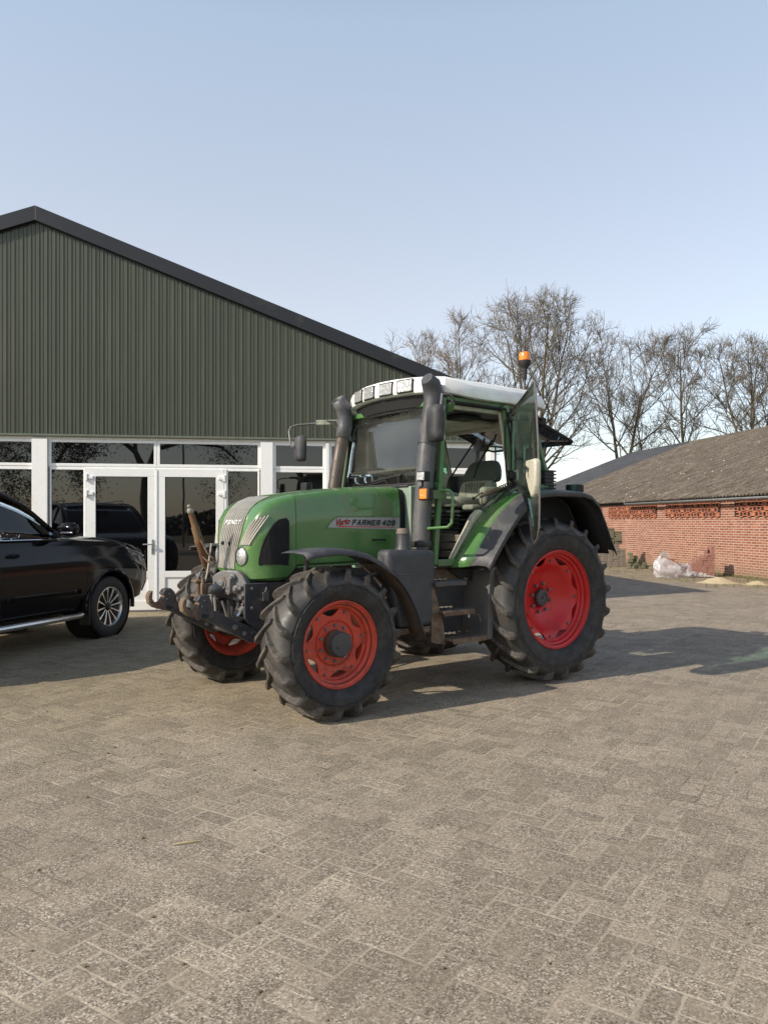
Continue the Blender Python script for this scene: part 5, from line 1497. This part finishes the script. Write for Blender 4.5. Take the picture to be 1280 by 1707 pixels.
def roof_mat():
    t=NT('mossy_corrugated_sheet'); c=t.coord()
    n=t.noise(c,2.4,8,.72); s2=t.mapping(c,scale=(4.2,.55,.55)); n2=t.noise(s2,1.5,7,.7); n3=t.noise(c,16,6,.7)
    col=t.ramp(n,[(.25,(.045,.036,.028)),(.5,(.105,.088,.070)),(.72,(.22,.19,.155))])
    col=t.mix(t.m_('MULTIPLY',t.maprange(n2,.48,.60),.8),col,(.045,.036,.018))
    col=t.mix(t.maprange(n3,.45,.62,0,.5),col,(.22,.195,.17))
    v=t.voro(c,3.1); col=t.mix(t.maprange(v.outputs['Distance'],.10,.06),col,(.50,.48,.44))
    v=t.voro(c,9); col=t.mix(t.m_('MULTIPLY',t.maprange(v.outputs['Distance'],.16,.05),t.maprange(n,.5,.62)),col,(.36,.35,.32))
    return t.fin(col,.95,0,t.bump(n3,.9,.03),spec=.1)
def corrug(name,x0,x1,ye,ze,yr,zr,amp,pit,mat,par,rows_n=9,lap=True):
    m=MB(); n=int((x1-x0)/pit*6); rows=[]
    for j in range(rows_n*2+1):
        t=(j//2 if j%2==0 else (j//2)+.985)/rows_n if lap else j/(rows_n*2)
        if t>1: continue
        y=ye+(yr-ye)*t; z=ze+(zr-ze)*t - (.012 if (lap and j%2) else 0)
        rows.append([(x0+(x1-x0)*i/n,y,z+amp*math.sin(2*math.pi*(i/6))) for i in range(n+1)])
    m.grid(rows); return m.build(name,mat,par,angle=80,solid=.008)
M['moss']=roof_mat()
rfb=corrug('roof',X0-.15,X1+.12,.20,2.165,-8.54,5.51,.032,.15,M['moss'],BN)
corrug('roof',X0-.15,X1+.12,-17.2,2.165,-8.55,5.50,.032,.15,M['moss'],BN)
MB().tube([(X0-.15,-8.545,5.50),(X1+.12,-8.545,5.50)],.07,8).build('ridge_cap',M['moss'],rfb)
gm=pm('grey_gutter',(.24,.25,.25),.5,dirt=(.15,.14,.12),da=.4)
gut=MB(); sec=[(.27+.055*math.cos(a),2.110+.062*math.sin(a)) for a in [math.pi+math.pi*k/8 for k in range(9)]]
gut.grid([[(x,y,z) for y,z in sec] for x in (X0,7.25)]); gut.build('gutter',gm,BN,solid=.005)
MB().tube([(-4.6,.27,2.07),(-4.6,.10,1.95),(-4.6,.05,.1)],.04,10).build('downpipe',gm,BN)
MB().box(((X0+X1)/2,.012,2.105),(X1-X0,.024,.10)).build('eaves_board',pm('dark_timber',(.04,.032,.026),.8),BN,smooth=False)
M['terra']=pm('terracotta_block',(.42,.16,.09),.8,var=.3,vs=5,dirt=(.16,.06,.035),da=.4,ds=3)
for a,b in ((5.56,9.11),(2.03,4.99),(-1.95,1.37),(-5.6,-2.6),(9.7,13.2),(13.9,17.2)):
    bk=MB().box(((a+b)/2,.004,1.815),(b-a,.012,.42)).build('vent_shade_panel',M['black'],wall,smooth=False)  # black slab on the wall face, its colour stands for the recess shade
    m=MB(); nn=int((b-a)/.16)
    for rr_ in range(3):
        z0=1.61+rr_*.137
        for i in range(nn):
            x=a+.03+(i+(.5 if rr_%2 else 0))*.16; st_h=.026 if i%2 else 0
            m.box((x,.026,z0+.068),(.026,.034,.110))
            m.box((x+.08,.026,z0+.002+st_h),(.134,.034,.024))
            m.box((x+.08,.024,z0+.122-st_h*.4),(.134,.030,.018))
            if (i*7+rr_*3)%5<1: m.box((x+.08,.016,z0+.06),(.134,.012,.07))
    m.build('vent_blocks',M['terra'],bk,smooth=False)
# dark roofed barn beyond
B2=empty('dark_roofed_barn',(9.66,19.0,0),ea)
tag(B2,'farther barn with a plain dark grey roof behind the brick barn','building')
dm_=pm('dark_fibre_roof',(.045,.047,.052),.7,var=.2,vs=1.5,dirt=(.09,.09,.09),da=.4,ds=2)
corrug('roof',18.19,24.9,.25,2.13,-8.45,5.50,.018,.135,dm_,B2,5)
corrug('roof',18.19,24.9,-17.1,2.13,-8.46,5.495,.018,.135,dm_,B2,5)
m=MB(); m.prism([(.0,0),(-16.8,0),(-16.8,2.1),(-8.45,5.35),(0,2.1)],24.5,24.72,plane='yz'); m.prism([(-.1,0),(-16.7,0),(-16.7,2.1),(-8.45,5.3),(-.1,2.1)],18.5,18.72,plane='yz')
m.box((21.6,-.1,1.05),(5.8,.2,2.1)); m.box((21.6,-16.7,1.05),(5.8,.2,2.1)); m.build('brick_wall',M['brick'],B2,smooth=False)
MB().tube([(18.2,-8.455,5.50),(24.9,-8.455,5.50)],.06,8).build('ridge_cap',dm_,B2)

# ================================================================== BRICK STACKS
bx=Vector((.9897,.1435,0)); 
def brick_mesh(name,d,mat,bev=.004):
    o=MB().box((0,0,d[2]/2),d).build(name,mat,bevel=bev,seg=1); return o
M['newbrick']=pm('red_facing_brick',(.30,.15,.115),.85,var=.3,vs=2.2,bump=.3,bs=40)
M['whitebrick']=pm('lime_stained_brick',(.50,.44,.40),.9,var=.25,vs=3,bump=.3,bs=40)
M['greybrick']=pm('grey_paver',(.24,.20,.165),.9,var=.35,vs=1.6,dirt=(.10,.10,.06),da=.5,ds=5,bump=.3,bs=40)
M['mossbrick']=pm('mossy_block',(.17,.155,.11),.95,var=.35,vs=2.5,dirt=(.08,.09,.04),da=.7,ds=6,bump=.4,bs=30)
def one(proto,loc,rz,ry=0,label='',cat='brick',group='',sc=None):
    c=proto.copy(); COL.objects.link(c); c.location=loc; c.rotation_euler=(0,ry,rz)
    c['label']=label; c['category']=cat; c['group']=group
    if sc: c.scale=sc
    return c
pr_red=brick_mesh('brick',(.100,.205,.061),M['newbrick']); pr_wh=brick_mesh('brick',(.100,.205,.061),M['whitebrick'])
pr_gr=brick_mesh('paving_block',(.200,.100,.080),M['greybrick']); pr_ms=brick_mesh('concrete_block',(.24,.14,.10),M['mossbrick'])
pr_ws=brick_mesh('brick',(.100,.205,.061),M['whitebrick'])
r3=random.Random(11)
base=Vector((8.14,20.1,0)); rot=0.03
hts=[6,7,8,9,10,13]
for ci,hn in enumerate(hts):
    for dd in (0,1):
        for k in range(hn if dd==0 else max(3,hn-1)):
            p=base+Vector((ci*.104+r3.uniform(-.003,.003)+.05, dd*.215+r3.uniform(-.012,.012),k*.0635))
            low=(k<2 and ci<4)
            one(pr_ws if low else pr_red,p,rot+r3.uniform(-.03,.03),0,
                'pale lime-stained brick in the bottom rows of the stepped red brick stack' if low else 'plain red brick in the stepped stack beside the plastic sheet','brick','bricks of the stepped stack by the barn wall')
one(pr_red,base+Vector((.38,.0,.70)),.9,R(8),'dark red brick lying askew on a step of the red brick stack','brick')
for ci in range(7):
    for k in range(9 if ci<6 else 7):
        off=.1 if k%2 else 0
        p=Vector((6.60+ci*.204+r3.uniform(-.004,.004),24.8+r3.uniform(-.015,.015),k*.0825))
        one(pr_gr,p,r3.uniform(-.04,.04),0,'grey brown paving block in the neat stack against the barn','paving block','paving blocks of the grey stack against the barn')
for k in range(9):
    one(pr_ms,Vector((7.42+.26*(k%2)+r3.uniform(-.02,.02),24.8+r3.uniform(-.03,.03),.745+.105*(k//2))),r3.uniform(-.25,.25),R(r3.uniform(-3,3)) if k>6 else 0,'mossy concrete block heaped on top of the grey paver stack','concrete block','mossy blocks on top of the grey stack',(.95,1,.98))
for i in range(5):
    for k in range(5-i if i<4 else 1):
        one(pr_ms,Vector((7.72+.13*i+(.04 if k%2 else 0),23.7+r3.uniform(-.05,.05),k*.102)),r3.uniform(-.5,.5),0,'mossy block in the low untidy pile right of the grey stack','concrete block','blocks of the low untidy pile',(.62,1,1))
for i in range(3):
    one(pr_gr,Vector((8.30+.15*i,23.4-.1*i,0)),r3.uniform(-1,1),0,'single paving block lying loose between the low pile and the plastic sheet','paving block','loose blocks between the piles')
for q in (pr_red,pr_wh,pr_gr,pr_ms,pr_ws): bpy.data.objects.remove(q)
# bricks in the plastic sheet
pr_or=brick_mesh('brick',(.215,.105,.068),pm('orange_brick',(.36,.14,.085),.85,var=.3,vs=3,bump=.3,bs=40))
for i,(dx,dy,z,rz) in enumerate([(.0,0,.0,.1),(.24,.02,.0,-.2),(.46,.0,.0,.15),(-.02,-.12,.07,.4),(.20,-.05,.07,.05),(.42,-.04,.07,-.3),(.06,0,.14,.2),(.28,.02,.14,-.1),(.10,.0,.21,.1),(.32,0,.21,.4),(.08,.02,.28,.0),(.30,.01,.28,-.15),(.14,0,.35,.3),(.30,.0,.35,1.3),(.22,.0,.42,.2)]):
    one(pr_or,Vector((7.42+dx*.9,20.12+dy,z)),rz,0,'orange brick heaped inside the crumpled plastic sheet','brick','orange bricks heaped in the plastic sheet')
bpy.data.objects.remove(pr_or)
def plastic():
    t=NT('milky_plastic_sheet'); c=t.coord()
    tr=t.node('ShaderNodeBsdfTransparent'); tl=t.node('ShaderNodeBsdfTranslucent'); tl.inputs[0].default_value=(.75,.73,.73,1)
    t.b.inputs['Base Color'].default_value=(.70,.68,.68,1); t.b.inputs['Roughness'].default_value=.25
    m1=t.node('ShaderNodeMixShader'); m1.inputs[0].default_value=.35; t.l.new(t.b.outputs[0],m1.inputs[1]); t.l.new(tl.outputs[0],m1.inputs[2])
    m2=t.node('ShaderNodeMixShader'); t.l.new(t.maprange(t.noise(c,6,4,.6),.35,.65,.10,.55),m2.inputs[0]); t.l.new(m1.outputs[0],m2.inputs[1]); t.l.new(tr.outputs[0],m2.inputs[2])
    t.l.new(m2.outputs[0],t.out.inputs[0]); return t.m
ps_=MB(); rows=[]
for j in range(34):
    row=[]; t=j/33
    for i in range(90):
        a=2*math.pi*i/90
        # bag open at the top: wall rises, tips outward, front side lower; long tail to the right
        fr=.5+.5*math.cos(a-2.6)
        hh=.24+.40*max(0,fr)**1.3+.08*math.sin(3*a+1)
        rx=.50+.10*math.sin(2*a)+.14*max(0,math.cos(a))*(1-t); ry=.30
        bulge=1+.22*math.sin(math.pi*t)-.28*t
        nz=noise.noise(Vector((math.cos(a)*2.2,math.sin(a)*2.2,t*2.2)))*.13+noise.noise(Vector((math.cos(a)*6,math.sin(a)*6,t*5+4)))*.055+abs(noise.noise(Vector((math.cos(a)*12,math.sin(a)*12,t*3+9))))*.04
        r_=bulge+nz*1.5
        row.append((7.72+rx*r_*math.cos(a),20.05+ry*r_*math.sin(a),max(.004,hh*t+nz*.35*t)))
    rows.append(row+[row[0]])
ps_.grid(rows)
tail=[]
for j in range(12):
    tail.append([(8.05+.05*i+.02*noise.noise(Vector((i*.9,j*.7,3))),19.80+.03*j,.02+abs(noise.noise(Vector((i*.55,j*.5,0))))*.20*(1-i/16)) for i in range(14)])
ps_.grid(tail)
o=ps_.build('plastic_sheet',plastic(),angle=25)
tag(o,'crumpled milky plastic sheet around orange bricks by the barn wall','plastic sheet')
def mound(name,cx,cy,rx,ry,h,seed,label,mat):
    rows=[]
    for j in range(15):
        t=j/14; rows.append([(cx+rx*t*math.cos(a)*(1+.16*noise.noise(Vector((math.cos(a)*1.5,math.sin(a)*1.5,seed)))),cy+ry*t*math.sin(a),max(-.006,h*(math.cos(math.pi*t)*.5+.5)+.05*h*3*noise.noise(Vector((t*5*math.cos(a),t*5*math.sin(a),seed)))*(1-t)-.003*t)) for a in [2*math.pi*i/40 for i in range(41)]])
    o=MB().grid(rows).build(name,mat,angle=80); tag(o,label,'sand heap')
sand=soil_mat('yellow_sand',(.46,.37,.22),(.60,.50,.33),6)
mound('sand_heap',8.07,18.25,.52,.45,.135,1.3,'low heap of yellow sand in front of the barn wall, the larger one',sand)
mound('sand_heap',8.75,17.7,.36,.32,.085,5.2,'smaller patch of sand right of the larger sand heap',sand)

# ================================================================== TREES
def bark(name,a,b):
    t=NT(name); c=t.coord(); n=t.noise(c,1.2,6,.7)
    return t.fin(t.ramp(n,[(.35,a),(.65,b)]),.95,0,None,spec=.1)
M['bark']=bark('mossy_oak_bark',(.075,.065,.042),(.135,.115,.080)); M['twigs']=bark('bare_twigs',(.15,.13,.108),(.22,.19,.155))
M['twigs_red']=bark('reddish_twigs',(.18,.145,.12),(.25,.20,.165))
def bare_tree(x,y,H,seed,rx=.30,trunk=.22,low=.22,label='',mat2=None,lean=0,leaders=1,limbs=17):
    rg=random.Random(seed); tk=MB(); tw=MB()
    cz=H*(.5+low*.5); rz_=H-cz; rxy=rx*H
    def inside(q,m=1.):
        t_=(q.z-cz)/rz_
        lx=lean*q.z
        if t_<-1.15: return False
        return ((q.x-lx)/rxy)**2+(q.y/rxy)**2+(abs(t_)**2.4) < m
    def walk(p,d,L,r,r_end,n,wig,up,dep,m=1.):
        pts=[p.copy()]; rad=[r]; q=p.copy(); dd=d.copy()
        for i in range(n):
            dd=(dd+Vector((rg.gauss(0,wig),rg.gauss(0,wig),rg.gauss(0,wig)*.7+up))).normalized()
            q=q+dd*(L/n)
            pts.append(q.copy()); rad.append(max(r_end,r+(r_end-r)*(i+1)/n))
            if dep and q.z>H*low and not inside(q,m) and i>=1: break
        k=len(pts)-1
        if k<n: rad=[max(r_end,r+(r_end-r)*i/k) for i in range(k+1)]
        (tk if dep<2 else tw).tube(pts,rad,7 if dep==0 else 5 if dep==1 else 4 if dep==2 else 3,cap=False)
        return pts,rad
    def side(pts,rad,t,ang,az):
        n=len(pts)-1; idx=min(t,.999)*n; i0=int(idx); f=idx-i0
        pp=pts[i0].lerp(pts[i0+1],f); b_=(pts[i0+1]-pts[i0]).normalized()
        a1=b_.orthogonal().normalized(); a2=b_.cross(a1)
        return pp,(b_*math.cos(ang)+(a1*math.cos(az)+a2*math.sin(az))*math.sin(ang)).normalized(),rad[i0]
    stems=[]
    z0=H*low*rg.uniform(.8,1.05)
    if leaders==1:
        stems.append(walk(Vector((0,0,-.1)),Vector((lean,0,1)).normalized(),H*.90,trunk,.03,12,.045,.03,0))
    else:
        bp,br=walk(Vector((0,0,-.1)),Vector((lean,0,1)).normalized(),z0,trunk,trunk*.85,4,.03,.03,0)
        for k in range(leaders):
            az=6.283*k/leaders+rg.uniform(-.3,.3); a_=rg.uniform(.16,.40)
            d=Vector((math.sin(a_)*math.cos(az)+lean,math.sin(a_)*math.sin(az),math.cos(a_))).normalized()
            stems.append(walk(bp[-1],d,(H-z0)*.93,trunk*.62,.028,10,.06,.035,0))
    for pts,rad in stems:
        nl_=max(6,int(limbs/len(stems)**.6))
        for k in range(nl_):
            t=(low*.9 if leaders==1 else .10)+(.97-(low*.9 if leaders==1 else .10))*(k+rg.uniform(.0,.9))/nl_
            pp,d,r=side(pts,rad,t,rg.uniform(.7,1.2)*(1-.4*t),2.4*k+rg.uniform(-.5,.5))
            L1=rxy*rg.uniform(.9,1.35)*(1.05-.45*t)
            p1,r1=walk(pp,d,L1,r*rg.uniform(.42,.62),.020,7,.11,.07,1)
            for j in range(rg.randint(6,8)):
                t2=.18+.82*(j+rg.uniform(0,.9))/8
                pp2,d2,r_2=side(p1,r1,t2,rg.uniform(.45,.95),rg.uniform(0,6.28))
                p2,q2=walk(pp2,d2,L1*rg.uniform(.30,.52),max(.018,r_2*.6),.0145,5,.16,.09,2,1.06)
                for i in range(rg.randint(4,6)):
                    pp3,d3,r_3=side(p2,q2,rg.uniform(.15,1),rg.uniform(.4,.9),rg.uniform(0,6.28))
                    p3,q3=walk(pp3,d3,L1*rg.uniform(.14,.26),.0145,.0115,3,.2,.08,3,1.12)
                    for u in range(rg.randint(2,4)):
                        pp4,d4,r_4=side(p3,q3,rg.uniform(.2,1),rg.uniform(.4,.9),rg.uniform(0,6.28))
                        walk(pp4,d4,rg.uniform(.4,.85),.0115,.008,2,.25,.08,4,1.2)
    e=empty('bare_tree',(x,y,0)); tag(e,label,'tree','bare trees standing behind the barns')
    tk.build('trunk',M['bark'],e,angle=80); tw.build('branches',mat2 or M['twigs'],e,smooth=False)
    return e
TREES=[(3.0,66,17.4,21,.34,.20,.25,'brownish bare tree with dense twigs just right of the shed roof line','r',0,1,15),
 (7.2,61,17.6,5,.27,.21,.25,'bare multi-stemmed tree rising behind the front of the tractor roof','r',0,3,17),
 (11.2,56,17.6,8,.37,.30,.24,'largest bare oak with a broad fan of limbs behind the orange beacon','t',0,4,24),
 (19.6,62,17.2,14,.30,.25,.33,'bare tree with thick mossy trunk right of the open rear window','t',0,2,20),
 (23.1,66,14.2,31,.20,.14,.40,'slim smaller bare tree between two taller ones','t',0,1,11),
 (24.7,61,17.4,44,.25,.21,.42,'tall narrow bare tree above the end of the dark roof','t',0,1,16),
 (28.2,60,15.6,52,.29,.20,.38,'bare tree above the mossy barn roof with spreading crown','t',0,2,16),
 (31.6,62,15.6,63,.25,.20,.30,'bare tree leaning in at the right edge of the view','t',-.05,2,16)]
for x,y,H,sd,rx_,tr,lw_,lb_,m2,ln_,ld_,lm_ in TREES:
    bare_tree(x,y,H,sd,rx_,tr,lw_,lb_,M['twigs_red'] if m2=='r' else None,ln_,ld_,lm_)

# trees and hedge behind the camera, seen mirrored in the glazing
M['leaf']=pm('dark_evergreen_leaf',(.035,.045,.02),.7,var=.4,vs=1.5)
def leafy(x,y,limbs,clumps,seed,label,trunk=.24,nl=500):
    e=empty('garden_tree',(x,y,0)); tag(e,label,'tree'); rg=random.Random(seed)
    tk=MB()
    for pts,r0,r1 in limbs:
        tk.tube(pts,[r0+(r1-r0)*i/(len(pts)-1) for i in range(len(pts))],8)
    tk.build('trunk',M['bark'],e,angle=80)
    lf=MB()
    for cx,cy,cz,rx,rz_ in clumps:
        for _ in range(int(2.1*nl*rx*rz_)):
            v=Vector((rg.gauss(0,.45),rg.gauss(0,.45),rg.gauss(0,.45)))
            if noise.noise(Vector((cx+v.x*rx,v.y*rx,cz+v.z*rz_))*1.7)<-.08: continue
            p=Vector((cx+v.x*rx,cy+v.y*rx,cz+v.z*rz_)); s_=rg.uniform(.035,.08)
            a=Vector((rg.gauss(0,1),rg.gauss(0,1),rg.gauss(0,1))).normalized(); b=a.orthogonal().normalized()*s_; a=a*s_
            lf.add([p-a*.9,p+b*.5,p+a*.9,p-b*.5],[(0,1,2,3)])
    lf.build('crown',M['leaf'],e,smooth=False)
leafy(-3.95,-15,[([(0,0,-.1),(.05,0,1.2),(-.03,0,2.6),(.05,0,3.9)],.27,.21),([(.05,0,3.9),(-.5,.1,5.0),(-1.6,.2,5.9),(-3.2,0,6.4)],.17,.05),([(.05,0,3.9),(.5,-.1,5.2),(.9,0,6.8),(1.2,0,8.5)],.17,.05),([(.5,-.1,5.2),(2.0,.2,5.6),(3.8,.1,5.4),(4.6,0,4.6)],.12,.04),([(-.5,.1,5.0),(-.6,-.3,6.6),(-1.0,0,8.6)],.11,.04),([(3.0,.1,5.5),(3.8,0,6.4),(5.0,0,6.6)],.07,.03)],
 [(-1.5,0,6.3,2.2,1.0),(-3.6,.0,6.4,1.8,.9),(0,.3,7.6,2.8,1.6),(2.4,0,6.4,2.0,1.0),(4.4,0,5.9,1.7,.9),(4.0,.2,4.3,1.1,1.5),(3.6,.0,3.2,.8,1.0),(5.6,.2,6.6,1.6,.9),(1.2,0,9,2.6,1.4),(-2,0,8.4,2.4,1.2)],5,'forked tree with sparse dark foliage standing across the yard from the doors')
leafy(-8.6,-14,[([(0,0,-.1),(0,0,1.5),(.1,0,3.4),(-.1,0,5.5)],.24,.12),([(.1,0,3.4),(1.0,0,5.0),(1.8,.0,5.8)],.10,.04)],
 [(0,0,5.6,2.6,1.8),(1.5,0,5.2,1.5,1.8),(1.9,.1,3.9,1.0,1.7),(-1.5,0,4.6,1.8,2.4),(-.8,0,3.0,1.4,1.4),(0,0,7.5,2.4,1.6),(2.4,0,6.6,1.4,1.0)],9,'weeping dark tree to the left across the yard',nl=620)
hd=MB(); rg=random.Random(4)
for _ in range(9000):
    x=rg.uniform(-60,60); h=2.3+1.3*noise.noise(Vector((x*.12,0,0)))+.7*noise.noise(Vector((x*.6,3,0)))
    z=rg.uniform(0,1)**.8*h; p=Vector((x,-62+rg.gauss(0,.7),z)); s_=rg.uniform(.2,.45)
    a=Vector((rg.gauss(0,1),rg.gauss(0,1)*.5,rg.gauss(0,1))).normalized()*s_; b=a.orthogonal().normalized()*s_*.8
    hd.add([p-a,p+b,p+a,p-b],[(0,1,2,3)])
tag(hd.build('hedgerow',M['leaf'],smooth=False),'long dark hedgerow far across the field behind the viewer','hedge')
pl=MB().tube([(-1.85,-20,-.1),(-1.85,-20,8.0)],[.07,.05],10).build('lamp_mast',M['grey_metal']); 
tag(pl,'thin plain metal mast standing across the yard','mast')

# ================================================================== SKY, SUN, CAMERA
w=bpy.data.worlds.new("World"); S.world=w; w.use_nodes=True
nt=w.node_tree; bg=nt.nodes['Background']
sky=nt.nodes.new('ShaderNodeTexSky'); sky.sky_type='NISHITA'; sky.sun_disc=False
EL=33.0; dx,dy=.868,.497
az=math.atan2(-dx,-dy)
sky.sun_elevation=R(EL); sky.sun_rotation=az
sky.air_density=1.0; sky.dust_density=1.0; sky.ozone_density=1.6; sky.altitude=0
# thin bright haze veil of the spring sky, added to the physical sky by elevation
tc=nt.nodes.new('ShaderNodeTexCoord'); sx=nt.nodes.new('ShaderNodeSeparateXYZ'); nt.links.new(tc.outputs['Generated'],sx.inputs[0])
cr=nt.nodes.new('ShaderNodeValToRGB'); nt.links.new(sx.outputs[2],cr.inputs[0])
st4=[(0,(.31,.25,.20)),(.27,(.335,.285,.215)),(.55,(.255,.282,.290)),(.78,(.07,.08,.10)),(1,(.02,.025,.035))]
while len(cr.color_ramp.elements)<5: cr.color_ramp.elements.new(.5)
for e,(p,c) in zip(cr.color_ramp.elements,st4): e.position=p; e.color=(*c,1)
sc=nt.nodes.new('ShaderNodeVectorMath'); sc.operation='SCALE'; nt.links.new(cr.outputs[0],sc.inputs[0]); sc.inputs['Scale'].default_value=1/.12
ad=nt.nodes.new('ShaderNodeVectorMath'); ad.operation='ADD'; nt.links.new(sky.outputs[0],ad.inputs[0]); nt.links.new(sc.outputs[0],ad.inputs[1])
nt.links.new(ad.outputs[0],bg.inputs[0]); bg.inputs[1].default_value=.12
sd=bpy.data.lights.new('sun','SUN'); sd.energy=4.2; sd.angle=R(.55); sd.color=(1,.91,.78)
so=bpy.data.objects.new('sun',sd); COL.objects.link(so)
ce=math.cos(R(EL)); v=Vector((dx*ce,dy*ce,-math.sin(R(EL)))); so.rotation_euler=v.to_track_quat('-Z','Y').to_euler(); so.location=(-10,-8,12)
cam=bpy.data.cameras.new('camera'); co_=bpy.data.objects.new('camera',cam); COL.objects.link(co_); S.camera=co_
cam.sensor_fit='HORIZONTAL'; cam.sensor_width=36; cam.lens=36*1258/1280; cam.shift_y=16.5/1280
co_.location=(0,0,1.47); co_.rotation_euler=(R(90),0,0); cam.clip_start=.05; cam.clip_end=3000
S.view_settings.view_transform='Standard'; S.view_settings.look='None'; S.view_settings.exposure=.27; S.view_settings.gamma=1
S.render.engine='CYCLES'
